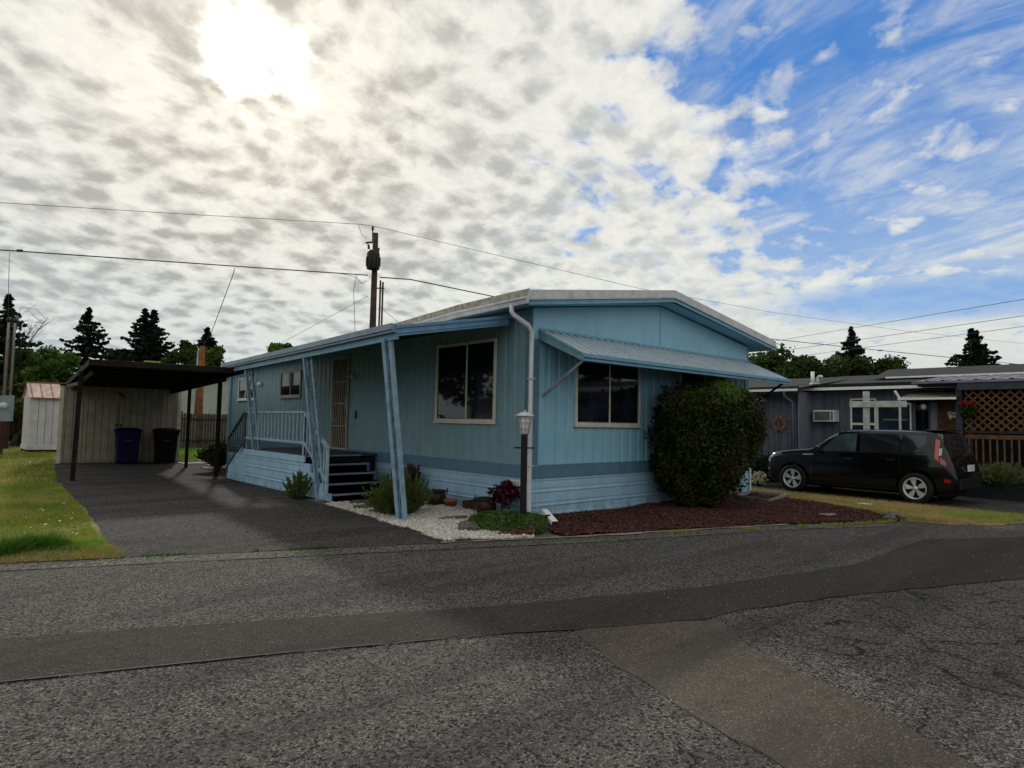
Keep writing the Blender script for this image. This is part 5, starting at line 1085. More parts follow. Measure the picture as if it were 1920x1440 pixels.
# covered porch at right: ribbed cover, lattice, railing
pc = thing('covered_porch', (11.5, -6, 0), 'covered side porch with ribbed metal cover orange lattice and railing', 'porch')
m = MB(); vs = []; n = 0; y = -2.35; 
while y > -13: 
    for (dy, dz) in ((0, 0), (-.22, 0), (-.25, .03), (-.31, .03), (-.34, 0)): vs += [(13.55, y + dy, 3.10 + dz), (11.55, y + dy, 2.86 + dz)]; n += 1
    y -= .35
m.add(vs, [(2 * i, 2 * i + 1, 2 * i + 3, 2 * i + 2) for i in range(n - 1)]); m.build('ribbed_cover', CORR, pc, fix=False)
MB().box(11.50, 11.56, -13, -3.3, 2.62, 2.83).build('header_beam', simple('slate_beam', (.05, .055, .075), .6), pc); MB().box(11.47, 11.5, -13, -2.3, 2.80, 2.86).build('drip_edge', GREYL, pc); MB().box(11.6, 12.5, -13, -2.4, 2.74, 2.78).build('soffit', DARKIN, pc)
lt = MB(); y0, y1, z0, z1 = -7.6, -3.42, 1.62, 2.60; s = .13; k = -3
cy = y0
def clipseg(ya, za, yb, zb):
    P = [(ya, za), (yb, zb)]; t0, t1 = 0, 1; dy, dz = yb - ya, zb - za
    for pq, qq in ((-dy, ya - y0), (dy, y1 - ya), (-dz, za - z0), (dz, z1 - za)):
        if pq == 0: continue
        r_ = qq / pq
        if pq < 0: t0 = max(t0, r_)
        else: t1 = min(t1, r_)
    return None if t0 >= t1 else (ya + dy * t0, za + dz * t0, ya + dy * t1, za + dz * t1)
H = z1 - z0; c = y0 - H
while c < y1:
    for sgn, xx in ((1, 11.62), (-1, 11.632)):
        sgm = clipseg(c, z0 if sgn > 0 else z1, c + H, z1 if sgn > 0 else z0)
        if sgm: lt.bar((xx, sgm[0], sgm[1]), (xx, sgm[2], sgm[3]), .008, .038, up=(1, 0, 0)) if False else lt.obox(((xx), (sgm[0] + sgm[2]) / 2, (sgm[1] + sgm[3]) / 2), (.005, 0, 0), Vector((0, sgm[2] - sgm[0], sgm[3] - sgm[1])) / 2, Vector((0, -(sgm[3] - sgm[1]), sgm[2] - sgm[0])).normalized() * .019)
    c += s * 1.41
lt.build('lattice', WOODO, pc)
MB().box(11.64, 11.66, y0, y1, z0, z1).build('lattice_backing', simple('lattice_shade', (.012, .008, .008), .9), pc) if False else None
for z in (1.56, 2.60): MB().box(11.60, 11.66, y0, y1, z, z + .06).build('lattice_rail', WOODD, pc)
MB().box(11.60, 11.66, y0, y1, 1.42, 1.52).build('rail_board', WOODO, pc)
for i in range(30): yy = -3.5 - i * .14; MB().box(11.61, 11.64, yy - .018, yy + .018, .78, 1.42).build('baluster', simple('brown_baluster', (.13, .08, .05), .75, var=.3), pc) if yy > y0 else None
MB().box(11.60, 11.65, y0, -3.42, .72, .78).build('bottom_rail', WOODD, pc); MB().box(11.5, 12.5, -8, -3.4, .35, .42).build('deck', WOODD, pc); MB().box(11.45, 11.5, -8, -3.4, .40, .46).build('deck_edge', WOODO, pc)
for yy in (-5.5, -7.6): MB().box(11.58, 11.70, yy - .05, yy + .05, 0, 2.64).build('post', WOODD, pc)
MB().box(12.44, 12.5, -8, -3.4, .4, 2.7).build('back_wall', DARKIN, pc)
# hanging ornament lamp, flower basket
hl = thing('hanging_lantern', (11.9, -2.42, 2.2), 'white glowing globe ornament hanging beside the neighbour door', 'lantern')
MB().lathe([(0, 0), (.05, .02), (.07, .08), (.05, .14), (0, .16)], (11.9, -2.45, 2.14), 14).build('globe', WHITE, hl); MB().tube([(11.9, -2.45, 2.3), (11.9, -2.45, 2.4)], .006, 5).build('hook', BLACKM, hl)
RF = leaf_mat('red_petal', [(.22, .008, .012), (.34, .015, .018), (.16, .006, .02)], .5, .2, 9)
DG = leaf_mat('dark_leaf', [(.010, .022, .008), (.022, .045, .012), (.045, .07, .02)], .5, .2, 2)
MG = leaf_mat('mid_leaf', [(.022, .055, .012), (.045, .095, .02), (.085, .14, .03)], .5, .3, 1.2)
LAV = leaf_mat('sage_leaf', [(.09, .13, .04), (.14, .19, .06), (.20, .24, .10), (.05, .08, .03)], .6, .3, 3)
PURP = leaf_mat('burgundy_leaf', [(.035, .005, .012), (.08, .008, .018), (.02, .006, .010), (.045, .02, .02)], .45, .15, 6)
def blob(c, r, n, size, seedk, squash=(1, 1, 1), shell=.55, aspect=1.6, rough=.25, nup=0):
    rng = np.random.default_rng(seedk); d = rng.normal(size=(n, 3)); d /= np.linalg.norm(d, axis=1)[:, None]
    rad_ = rng.uniform(shell ** 3, 1, n) ** (1 / 3); ph = np.array([seedk * .7, seedk * 1.3, seedk * .4])
    bump_ = 1 + rough * (np.sin(d[:, 0] * 5 + ph[0]) * np.cos(d[:, 1] * 5 + ph[1]) + .6 * np.sin(d[:, 2] * 7 + ph[2] + d[:, 0] * 4))
    P = np.array(c) + d * (rad_ * bump_ * r)[:, None] * np.array(squash); return leaf_cards(P, size, rng, nup, aspect)
fb = thing('hanging_basket', (11.5, -3.5, 2.2), 'hanging basket of red flowers at the porch corner', 'flower basket')
quads_mesh('flowers', blob((11.5, -3.5, 2.27), .13, 320, .035, 3, (.9, 1.3, .45)), RF, fb); quads_mesh('foliage', blob((11.5, -3.5, 2.12), .17, 500, .05, 4, (.9, 1.1, .9)), DG, fb)
MB().lathe([(0, 0), (.10, .01), (.14, .12)], (11.5, -3.5, 2.04), 14).build('basket', WOODD, fb); MB().tube([(11.5, -3.5, 2.2), (11.5, -3.5, 2.62)], .005, 5).build('hanger', BLACKM, fb)
# white cross
cr = thing('wooden_cross', (10.95, -1.38, 0), 'large pale wooden cross standing behind the black car', 'cross')
CRM = simple('cross_paint', (.50, .52, .50), .7, var=.2, scale=5, streak=True)
MB().box(10.9, 10.99, -1.46, -1.32, 0, 2.60).build('upright', CRM, cr, .004); MB().box(10.86, 10.899, -2.36, -1.00, 2.18, 2.34).build('crossbar', CRM, cr, .004)
# rusty sun ornament
sn = thing('sun_ornament', (11.3, 1.25, 0), 'rusty pierced metal sun ornament on a rod against the grey wall', 'garden ornament')
RUST = simple('rust_metal', (.25, .14, .10), .7, var=.4, scale=20)
m = MB(); cz = 1.74
for i in range(16):
    a = i * math.pi / 8; L = .27 if i % 2 else .22; d_ = Vector((0, math.cos(a), math.sin(a))); p_ = Vector((0, -d_.z, d_.y)); c0 = Vector((11.38, 1.2, cz))
    m.prism([c0 + d_ * .13 - p_ * .035, c0 + d_ * .13 + p_ * .035, c0 + d_ * L + p_ * .03, c0 + d_ * (L + .03), c0 + d_ * L - p_ * .03], (0, 0, 0), (.006, 0, 0))
m.build('ray', RUST, sn); m = MB(); 
ring = [(11.375, 1.2 + .11 * math.cos(t * math.pi / 12), cz + .11 * math.sin(t * math.pi / 12)) for t in range(25)]; m.tube(ring, .014, 6, caps=False); m.build('ring', RUST, sn); m = MB(); m.box(11.37, 11.38, 1.17, 1.23, cz - .07, cz + .08); m.build('face', RUST, sn)
MB().tube([(11.38, 1.2, 0), (11.38, 1.2, cz - .2)], .010, 6).build('rod', BLACKM, sn)
ib = thing('wall_bracket', (11.42, 2.05, 2.0), 'white capital I shaped bracket mounted on the grey wall', 'bracket')
MB().box(11.38, 11.45, 2.03, 2.09, 1.88, 2.12).build('stem', WHITE, ib); MB().box(11.37, 11.45, 1.98, 2.14, 2.12, 2.15).build('top_plate', WHITE, ib); MB().box(11.37, 11.45, 1.98, 2.14, 1.85, 1.88).build('bottom_plate', WHITE, ib)
wsf = MB().box(11.0, 11.45, 1.6, 3.4, 2.38, 2.46).build('wall_shelf', simple('pale_shelf', (.40, .41, .42), .6), None, .004, loc=(11.2, 2.5, 2.4)); tag(wsf, 'pale grey ledge board under the neighbour eave at the hedge edge', 'ledge')
# shrubs at the neighbour
def shrub(name, lab, cat, c, r, n, size, mat, seedk, sq=(1, 1, 1), grp=None, stem=True, aspect=1.6, clumps=0, spikes=False, shell=.5):
    t_ = thing(name, (c[0], c[1], 0), lab, cat, grp); rng = np.random.default_rng(seedk); parts = []
    if clumps:
        for i in range(clumps):
            d_ = rng.normal(size=3); d_ /= np.linalg.norm(d_); d_[2] = abs(d_[2]) * .9 - .15
            cc_ = np.array(c) + d_ * r * np.array(sq) * .68; parts.append(blob(cc_, r * rng.uniform(.28, .5), n // clumps, size, seedk * 31 + i, sq, .25, aspect))
        parts.append(blob(c, r * .72, n // 4, size, seedk + 900, sq, .1, aspect))
    else: parts.append(blob(c, r, n, size, seedk, sq, shell, aspect))
    Q = np.concatenate(parts); Q[:, :, 2] = np.maximum(Q[:, :, 2], .015)
    quads_mesh('foliage', Q, mat, t_)
    if stem:
        m = MB(); rr_ = random.Random(seedk)
        for i in range(6): a = rr_.uniform(0, 6.28); m.tube([(c[0] + .03 * math.cos(a), c[1] + .03 * math.sin(a), 0), (c[0] + r * sq[0] * .3 * math.cos(a), c[1] + r * sq[1] * .3 * math.sin(a), c[2] * .8), (c[0] + r * sq[0] * .6 * math.cos(a), c[1] + r * sq[1] * .6 * math.sin(a), c[2] + r * .3)], .02, 5, rs=[.025, .015, .006])
        m.build('stem', simple('shrub_stem', (.06, .04, .03), .9), t_)
    return t_
def spiky(name, lab, cat, x, y, r, h, n, mat, seedk, w=.008, lean=.8, grp=None, z=0.0):
    t_ = thing(name, (x, y, z), lab, cat, grp); rng = np.random.default_rng(seedk)
    th = rng.uniform(0, 6.28, n); q = rng.uniform(0, 1, n) ** .5 * r; L = h * rng.uniform(.55, 1.1, n); P = []
    dx, dy = np.cos(th), np.sin(th); b = np.stack([x + dx * q * .35, y + dy * q * .35, np.full(n, z)], 1)
    out = rng.uniform(.5, 1.55, n); tip = np.stack([x + dx * q * out, y + dy * q * out, z + L * (1 - .45 * (q / r) ** 2 * rng.uniform(.4, 1.3, n))], 1)
    for k in range(7):
        u0, u1 = .18 + k * .115, .18 + (k + 1) * .115 + .05; a = b + (tip - b) * u0; c = b + (tip - b) * u1
        s_ = rng.normal(size=(n, 3)); s_ /= np.linalg.norm(s_, axis=1)[:, None]; s_ = s_ * (w * 2.6); P.append(np.stack([a, (a + c) / 2 + s_, c, (a + c) / 2 - s_ * .3], 1)); P.append(np.stack([a, (a + c) / 2 - s_, c, (a + c) / 2 + s_ * .3], 1))
    quads_mesh('foliage', np.concatenate(P), mat, t_); m = MB()
    for i in range(0, n, max(1, n // 26)): m.tube([b[i], (b[i] + tip[i]) / 2], .006, 4)
    m.build('stem', simple('shrub_stem', (.06, .04, .03), .9), t_); return t_
spiky('lavender_bush', 'feathery sage green bush right behind the car in the dark planter', 'bush', 11.6, -4.15, .55, .55, 900, LAV, 51, .012, z=.30)
spiky('lavender_bush', 'feathery sage green bush at the right edge of the dark planter', 'bush', 11.9, -5.1, .5, .46, 700, LAV, 52, .012, z=.30)
spiky('lavender_bush', 'smaller feathery bush between the car tail and the picket porch', 'bush', 11.5, -3.6, .35, .5, 420, LAV, 53, .011, z=.30)
pb2 = thing('raised_planter', (11.6, -4.5, 0), 'dark low raised planter under the sage bushes', 'planter')
MB().box(11.25, 12.2, -8.5, -3.35, 0, .34).build('box', simple('planter_dark', (.016, .018, .025), .8, var=.3, scale=8), pb2); MB().box(11.27, 12.18, -8.48, -3.37, .34, .36).build('soil', SOIL, pb2)
shrub('dark_shrub', 'dark leafy shrub under the rusty sun ornament', 'shrub', (10.9, 1.2, .42), .5, 2600, .05, DG, 61, (1, 1.2, .9), clumps=7)
shrub('dark_shrub', 'dark shrub between the hedge bush and the car nose', 'shrub', (10.3, 2.0, .45), .6, 3200, .05, DG, 62, (1, 1.1, .9), clumps=8)
shrub('dark_shrub', 'low dark shrub in front of the car nose with pale blooms', 'shrub', (9.6, 1.5, .28), .42, 2200, .045, DG, 63, (1.2, 1.1, .8), clumps=7)
shrub('dark_shrub', 'dark shrub with grey tips beneath the air conditioner', 'shrub', (11.9, .2, .62), .4, 1800, .05, leaf_mat('greyish_leaf', [(.03, .035, .04), (.07, .08, .09), (.015, .02, .02)], .6, .2, 5), 64, (.8, 1.0, 1.3), clumps=6)
quads_b = shrub('flowering_plant', 'plant with white star blossoms beside the front wheel of the car', 'flowers', (9.3, .75, .22), .22, 160, .05, leaf_mat('cream_petal', [(.45, .42, .30), (.5, .48, .40)], .6, .2, 5), 65, (1.3, 1, .8), stem=True)
# ------------------------------------------------------------------ planting at the blue home
HEDGE = leaf_mat('hedge_leaf', [(.006, .014, .005), (.013, .028, .007), (.024, .046, .010), (.055, .034, .014), (.045, .080, .014)], .5, .2, 1.6)
hb = thing('hedge_bush', (4.22, -.72, 0), 'big rounded dark green hedge bush in front of the blue home', 'bush')
rng = np.random.default_rng(77); N = 30000
hz = rng.uniform(0, 1, N); th = rng.uniform(0, 2 * math.pi, N)
prof = np.interp(hz, [0, .06, .16, .35, .6, .8, .92, 1.0], [.46, .56, .80, 1.10, 1.20, 1.15, .96, .2])
lump = 1 + .08 * np.sin(th * 3 + hz * 5) + .07 * np.sin(th * 7 + hz * 11 + 2) + .06 * np.sin(th * 11 - hz * 17) * np.sin(hz * 9 + th * 4)
rr_ = prof * lump * (1 - .30 * rng.uniform(0, 1, N) ** 2.2) + rng.normal(0, .035, N)
cxh = 3.86 + .36 * np.clip(hz * 1.5, 0, 1)
P = np.stack([cxh + rr_ * np.cos(th) * 1.13, -.78 + rr_ * np.sin(th) * .72, .10 + hz * 2.28 + .05 * np.sin(th * 5)], 1)
QQ = [leaf_cards(P, .034, rng, .1, 2.3)]
for kk in range(34):
    h0 = rng.uniform(.12, .97); t0 = rng.uniform(0, 6.28); pr0 = float(np.interp(h0, [0, .06, .16, .35, .6, .8, .92, 1.0], [.46, .56, .80, 1.10, 1.20, 1.15, .96, .3])) * .93
    c0 = (3.86 + .36 * min(1, h0 * 1.5) + pr0 * math.cos(t0) * 1.13, -.78 + pr0 * math.sin(t0) * .72, .10 + h0 * 2.28); QQ.append(blob(c0, rng.uniform(.13, .27), 260, .036, 700 + kk, (1, .9, .9), .3, 2.2, .4))
for kk in range(70):
    h0 = rng.uniform(.3, 1.0); t0 = rng.uniform(0, 6.28); pr0 = float(np.interp(h0, [0, .06, .16, .35, .6, .8, .92, 1.0], [.46, .56, .80, 1.10, 1.20, 1.15, .96, .5]))
    c0 = np.array((3.86 + .36 * min(1, h0 * 1.5) + pr0 * math.cos(t0) * 1.13, -.78 + pr0 * math.sin(t0) * .72, .10 + h0 * 2.28)); dd_ = np.array((math.cos(t0) * .7, math.sin(t0) * .6, .7 + rng.uniform(-.3, .5))); dd_ /= np.linalg.norm(dd_); L0_ = rng.uniform(.06, .20)
    QQ.append(leaf_cards(c0 + dd_ * (np.linspace(0, 1, 12) * L0_)[:, None] + rng.normal(0, .008, (12, 3)), .028, rng, .1, 2.6))
Q = np.concatenate(QQ); N = len(Q); topm = rng.uniform(size=N) < .15; Q[topm, :, 2] += .04
quads_mesh('foliage', Q, HEDGE, hb)
NF = 5200; hz = rng.uniform(.80, 1.02, NF); th = rng.uniform(0, 6.28, NF); prof = np.interp(hz, [.8, .92, 1.02], [1.04, .80, .1]) * rng.uniform(.2, 1.06, NF) ** .5
P = np.stack([4.26 + prof * np.cos(th) * 1.10, -.78 + prof * np.sin(th) * .72, .12 + np.interp(hz, [.8, 1.02], [.84, 1.02]) * 2.34 + .10 * np.cos(th)], 1)
quads_mesh('new_growth', leaf_cards(P, .032, rng, -.6, 2.6), leaf_mat('new_growth_leaf', [(.05, .11, .012), (.09, .17, .02), (.03, .07, .01)], .5, .3, 2), hb)
m = MB(); rr2 = random.Random(3)
for i in range(16): a = rr2.uniform(0, 6.28); m.tube([(4.22 + .1 * math.cos(a), -.75 + .08 * math.sin(a), 0), (4.22 + .45 * math.cos(a), -.8 + .3 * math.sin(a), .7), (4.22 + .8 * math.cos(a), -.8 + .5 * math.sin(a), 1.6)], .03, 5, rs=[.035, .022, .008])
m.build('stem', simple('shrub_stem', (.06, .04, .03), .9), hb)
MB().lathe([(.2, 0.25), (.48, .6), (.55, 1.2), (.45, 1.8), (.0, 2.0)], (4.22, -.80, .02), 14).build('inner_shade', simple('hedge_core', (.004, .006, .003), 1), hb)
FERN = leaf_mat('feathery_green', [(.03, .055, .014), (.055, .09, .022), (.13, .16, .05), (.02, .035, .01)], .55, .3, 3)
spiky('feathery_shrub', 'feathery green shrub around the foot of the nearest leaning post', 'shrub', -1.62, 1.45, .46, .74, 520, FERN, 71, .0095)
spiky('feathery_shrub', 'small upright green shrub against the porch skirting', 'shrub', -2.02, 4.50, .26, .58, 110, FERN, 72, .011)
spiky('feathery_shrub', 'low yellow green tuft on the stones below the steps', 'shrub', -1.42, 2.55, .16, .2, 140, LAV, 73, .009)
shrub('red_leaf_shrub', 'burgundy leaved shrub with dark roses by the lamp post', 'shrub', (-.28, .28, .40), .25, 420, .06, PURP, 74, (1.0, 1.2, 1.0), aspect=1.3, clumps=9)
shrub('rose_bush', 'dark rose bush with pale flowers beside the carport corner', 'shrub', (-1.25, 11.9, .45), .48, 3200, .055, DG, 75, (1.1, 1, .9), clumps=8)
shrub('rose_bush', 'lower leafy shrub left of the far porch steps', 'shrub', (-.9, 12.9, .30), .35, 1500, .055, DG, 76, (1.1, 1, .8), clumps=6)
# ------------------------------------------------------------------ black boxy hatchback
car = thing('parked_car', (9.55, -1.9, 0), 'glossy black boxy hatchback car parked on the neighbouring driveway', 'car')
PAINT = simple('car_black_paint', (.0035, .0035, .005), .2, var=.1, coat=.6, spec=.15)
CGL = glass_dark('car_glass', (.012, .014, .018), .03)
CTR = simple('car_black_plastic', (.010, .010, .011), .6)
Lc = 4.38; cdir = Vector((-.070, -.9975, 0)).normalized(); cside = Vector((-.9975, .070, 0)).normalized()   # s runs nose to tail, side + is the near side
CO = Vector((8.80, .42, 0)) - cside * .90
def cp_(s, y, z): return CO + cdir * s + cside * y + Vector((0, 0, z))
def itp(x, xs, ys):
    return float(np.interp(x, xs, ys))
TS = [0, .05, .18, .45, .9, 1.22, 1.32, 1.62, 1.94, 2.08, 2.5, 3.2, 3.80, 3.98, 4.06, 4.16, 4.26, 4.33, 4.38]
TZ = [.72, .86, .955, 1.03, 1.085, 1.11, 1.16, 1.37, 1.54, 1.575, 1.60, 1.60, 1.585, 1.565, 1.52, 1.26, 1.02, .84, .70]
def ztop(s): return itp(s, TS, TZ)
def zbot(s): return itp(s, [0, .1, .5, 1.2, 3.3, 4.1, 4.38], [.30, .24, .20, .20, .20, .26, .36])
def wid(s): return itp(s, [0, .05, .15, .3, .6, 1.2, 3.6, 3.9, 4.12, 4.28, 4.38], [.60, .70, .78, .84, .885, .90, .90, .89, .865, .82, .74])
def belt(s): return 1.02 + .035 * (s - 1.2)
def section(s):
    """half section from underside to roof centre: list of (y,z)"""
    w, zt, zb = wid(s), ztop(s), zbot(s); P = [(0, zb), (w * .80, zb), (w * .95, zb + .05)]
    k = min(1, max(0, (zt - 1.08) / .42)); zs = min(belt(s), zt - .10)
    for f, ww in ((.15, .975), (.35, .995), (.55, 1.0), (.75, .995), (.92, .98), (1.0, .962)):
        P.append((w * ww, zb + .05 + (zs - zb - .05) * f))
    # upper part: blends between bonnet shoulder and greenhouse
    up = zt - zs
    cab = [(.945, .10), (.925, .30), (.895, .55), (.86, .80), (.82, .93), (.70, .985), (.40, 1.01), (0, 1.02)]
    bon = [(.955, .15), (.945, .35), (.925, .60), (.88, .82), (.80, .93), (.66, .985), (.38, 1.02), (0, 1.04)]
    for (a, fa_), (b, fb_) in zip(cab, bon):
        y = w * (b + (a - b) * k); z = zs + up * (fb_ + (fa_ - fb_) * k); P.append((y, z))
    return P
def yat(s, z):
    P = section(s)[2:]
    for (y0, z0), (y1, z1) in zip(P, P[1:]):
        if z0 <= z <= z1 and z1 > z0: return y0 + (y1 - y0) * (z - z0) / (z1 - z0)
    return P[-1][0]
def loft(s0, s1):
    st = sorted(set([round(x, 3) for x in list(np.arange(s0, s1 + .001, .06)) + [s1] + [q for q in TS if s0 <= q <= s1]])); vs = []; fs = []; n = len(section(1))
    for s in st:
        P = section(s); ring = [cp_(s, y, z) for y, z in P] + [cp_(s, -y, z) for y, z in P[-2:0:-1]]; vs += ring
    m_ = 2 * n - 2
    for i in range(len(st) - 1):
        for j in range(m_): fs.append((i * m_ + j, i * m_ + (j + 1) % m_, (i + 1) * m_ + (j + 1) % m_, (i + 1) * m_ + j))
    fs.append(tuple(range(m_))[::-1]); fs.append(tuple((len(st) - 1) * m_ + j for j in range(m_)))
    return vs, fs
vs, fs = loft(0, Lc); body = MB().add(vs, fs, 0, True).build('body', PAINT, car)
WS = (.84, 3.62); WR = .335
cut = MB()
for ws in WS:
    for sd_ in (-1, 1): cut.lathe([(0, -.17), (.395, -.17), (.395, .17), (0, .17)], cp_(ws, sd_ * .84, WR + .015), 36, axis=cside)
cobj = cut.build('cutter', PAINT, None); body_l = body.location.copy()
bm_ = body.modifiers.new('arches', 'BOOLEAN'); bm_.operation = 'DIFFERENCE'; bm_.object = cobj; bm_.solver = 'EXACT'
cobj.location = (0, 0, 0); bpy.context.view_layer.update()
dg = bpy.context.evaluated_depsgraph_get(); nm = bpy.data.meshes.new_from_object(body.evaluated_get(dg)); body.modifiers.clear(); body.data = nm
bpy.data.objects.remove(cobj, do_unlink=True)
for pl_ in nm.polygons: pl_.use_smooth = True
try:
    body.data.shade_smooth() ; sa = body.modifiers.new('split', 'EDGE_SPLIT'); sa.split_angle = rad(38)
except Exception: pass
def patch(name, s0, s1, zlo, zhi, mat, side=1, off=.004, ns=10, nz=5, parent=None, th=0):
    m = MB(); vs = []; fs = []
    for i in range(ns + 1):
        s = s0 + (s1 - s0) * i / ns; a, b = zlo(s), zhi(s)
        for j in range(nz + 1):
            z = a + (b - a) * j / nz; vs.append(cp_(s, side * (yat(s, z) + off), z))
    for i in range(ns):
        for j in range(nz): q = (i * (nz + 1) + j, (i + 1) * (nz + 1) + j, (i + 1) * (nz + 1) + j + 1, i * (nz + 1) + j + 1); fs.append(q if side > 0 else q[::-1])
    m.add(vs, fs, 0, True); return m.build(name, mat, parent or car, fix=False)
cz_ = lambda c: (lambda s: c)
roofz = lambda s: ztop(s) - .085 - .01
for sd_ in (1, -1):
    patch('side_window', 1.52, 2.36, lambda s: belt(s) + .02, lambda s: min(roofz(s), belt(s) + .03 + (s - 1.52) * .95), glass_dark('car_glass_front', (.03, .05, .05), .03), sd_)
    patch('side_window', 2.45, 3.28, lambda s: belt(s) + .02, roofz, CGL, sd_)
    patch('quarter_window', 3.34, 3.82, lambda s: belt(s) + .02 + max(0, (s - 3.55)) * .65, lambda s: roofz(s) - .005, CGL, sd_)
    for s_ in (1.36, 2.405, 3.30): patch('door_gap', s_, s_ + .008, cz_(.32), lambda s: belt(s) + .0, CTR, sd_, .002, 1, 8)
    patch('sill', 1.25, 3.2, cz_(.235), cz_(.33), CTR, sd_, .014, 12, 2)
    patch('window_trim', 1.36, 3.8, lambda s: belt(s) - .005, lambda s: belt(s) + .012, CTR, sd_, .008, 20, 1)
    patch('taillight', 3.99, 4.07, lambda s: 1.06 - (s - 3.93) * .9, lambda s: 1.45 - (s - 3.93) * .45, simple('taillight_red', (.38, .012, .03), .2, coat=1, spec=.5, var=.05), sd_, .012, 6, 8)
    patch('taillight', 4.09, 4.20, lambda s: .90 - (s - 4.09) * .5, lambda s: 1.04 - (s - 4.09) * 1.0, bpy.data.materials['taillight_red'], sd_, .012, 4, 3)
    patch('taillight_lens', 4.07, 4.12, lambda s: 1.07, lambda s: 1.22, simple('clear_lens', (.4, .45, .52), .1, coat=1), sd_, .016, 2, 4)
    patch('headlight', .10, .52, lambda s: .80 + (s - .1) * .28, lambda s: .875 + (s - .1) * .26, simple('headlight_lens', (.30, .32, .36), .08, coat=1, metal=.5), sd_, .010, 8, 3)
    patch('headlight', .06, .20, lambda s: .72, lambda s: .80 + (s - .06) * .3, bpy.data.materials['headlight_lens'], sd_, .012, 5, 3)
    patch('fog_light', .09, .17, cz_(.50), cz_(.57), bpy.data.materials['headlight_lens'], sd_, .012, 3, 2)
    patch('reflector', 4.16, 4.27, cz_(.50), cz_(.57), simple('reflector_red', (.35, .02, .02), .2), sd_, .012, 3, 2)
    patch('fender_badge', 1.10, 1.36, lambda s: .935 + (s - 1.1) * .05, lambda s: .965 + (s - 1.1) * .06, simple('badge_silver', (.6, .62, .64), .2, metal=.8), sd_, .014, 3, 1)
    for hs in (2.22, 3.12):
        z = .90 + .02 * (hs > 3); c = cp_(hs, sd_ * (yat(hs, z) + .03), z); MB().obox(c, cdir * .085, cside * .014, (0, 0, .018)).build('door_handle', PAINT if hs > 3 else simple('handle_shine', (.05, .05, .055), .2, metal=.4), car, .008)
    c = cp_(1.52, sd_ * (yat(1.52, 1.02) + .10), 1.10); MB().obox(c, cdir * .07, cside * .085, (0, 0, .065)).build('mirror', PAINT, car, .03)
    MB().bar(cp_(1.50, sd_ * (yat(1.5, 1.0) - .01), 1.03), c - Vector((0, 0, .04)), .05, .03).build('mirror_stalk', CTR, car)
# windscreen and tailgate glass follow the top surface
def toppatch(name, s0, s1, f0, f1, mat, off=.006, ns=8):
    m = MB(); vs = []; fs = []; idx = list(range(f0, f1)); k = 0
    for i in range(ns + 1):
        s = s0 + (s1 - s0) * i / ns; P = section(s); row = [P[j] for j in idx]; row = row + [(-y, z) for y, z in row[-2::-1]]; k = len(row)
        vs += [cp_(s - (off if s < 2 else -off) * .8, y, z + off) for y, z in row]
    for i in range(ns):
        for j in range(k - 1): fs.append((i * k + j, i * k + j + 1, (i + 1) * k + j + 1, (i + 1) * k + j))
    m.add(vs, fs, 0, True); return m.build(name, mat, car, fix=False)
toppatch('windscreen', 1.30, 1.92, 12, 17, CGL); toppatch('rear_window', 4.0, 4.25, 12, 17, CGL)
MB().obox(cp_(3.90, 0, ztop(3.90) + .03), cdir * .16, cside * .60, (0, 0, .012)).build('spoiler', PAINT, car, .008)
MB().bar(cp_(3.75, .12, ztop(3.75) + .02), cp_(4.0, .12, ztop(3.75) + .16), .008, .008).build('antenna', CTR, car)
MB().obox(cp_(Lc + .012, 0, .80), cdir * .008, cside * .20, (0, 0, .07)).build('number_plate', simple('plate_pale', (.55, .62, .66), .4), car, .004)
MB().obox(cp_(Lc - .02, 0, .46), cdir * .045, cside * .68, (0, 0, .12)).build('rear_bumper', CTR, car, .03)
MB().obox(cp_(.03, 0, .42), cdir * .05, cside * .52, (0, 0, .14)).build('front_grille', CTR, car, .03)
for r_ in (-.52, .52): MB().bar(cp_(2.2, r_, ztop(2.2) - .012), cp_(3.7, r_, ztop(3.7) - .005), .025, .02).build('roof_rail', CTR, car)
MB().bar(cp_(2.02, -.5, 1.58), cp_(2.02, .5, 1.58), .02, .01).build('roof_seam', CTR, car)
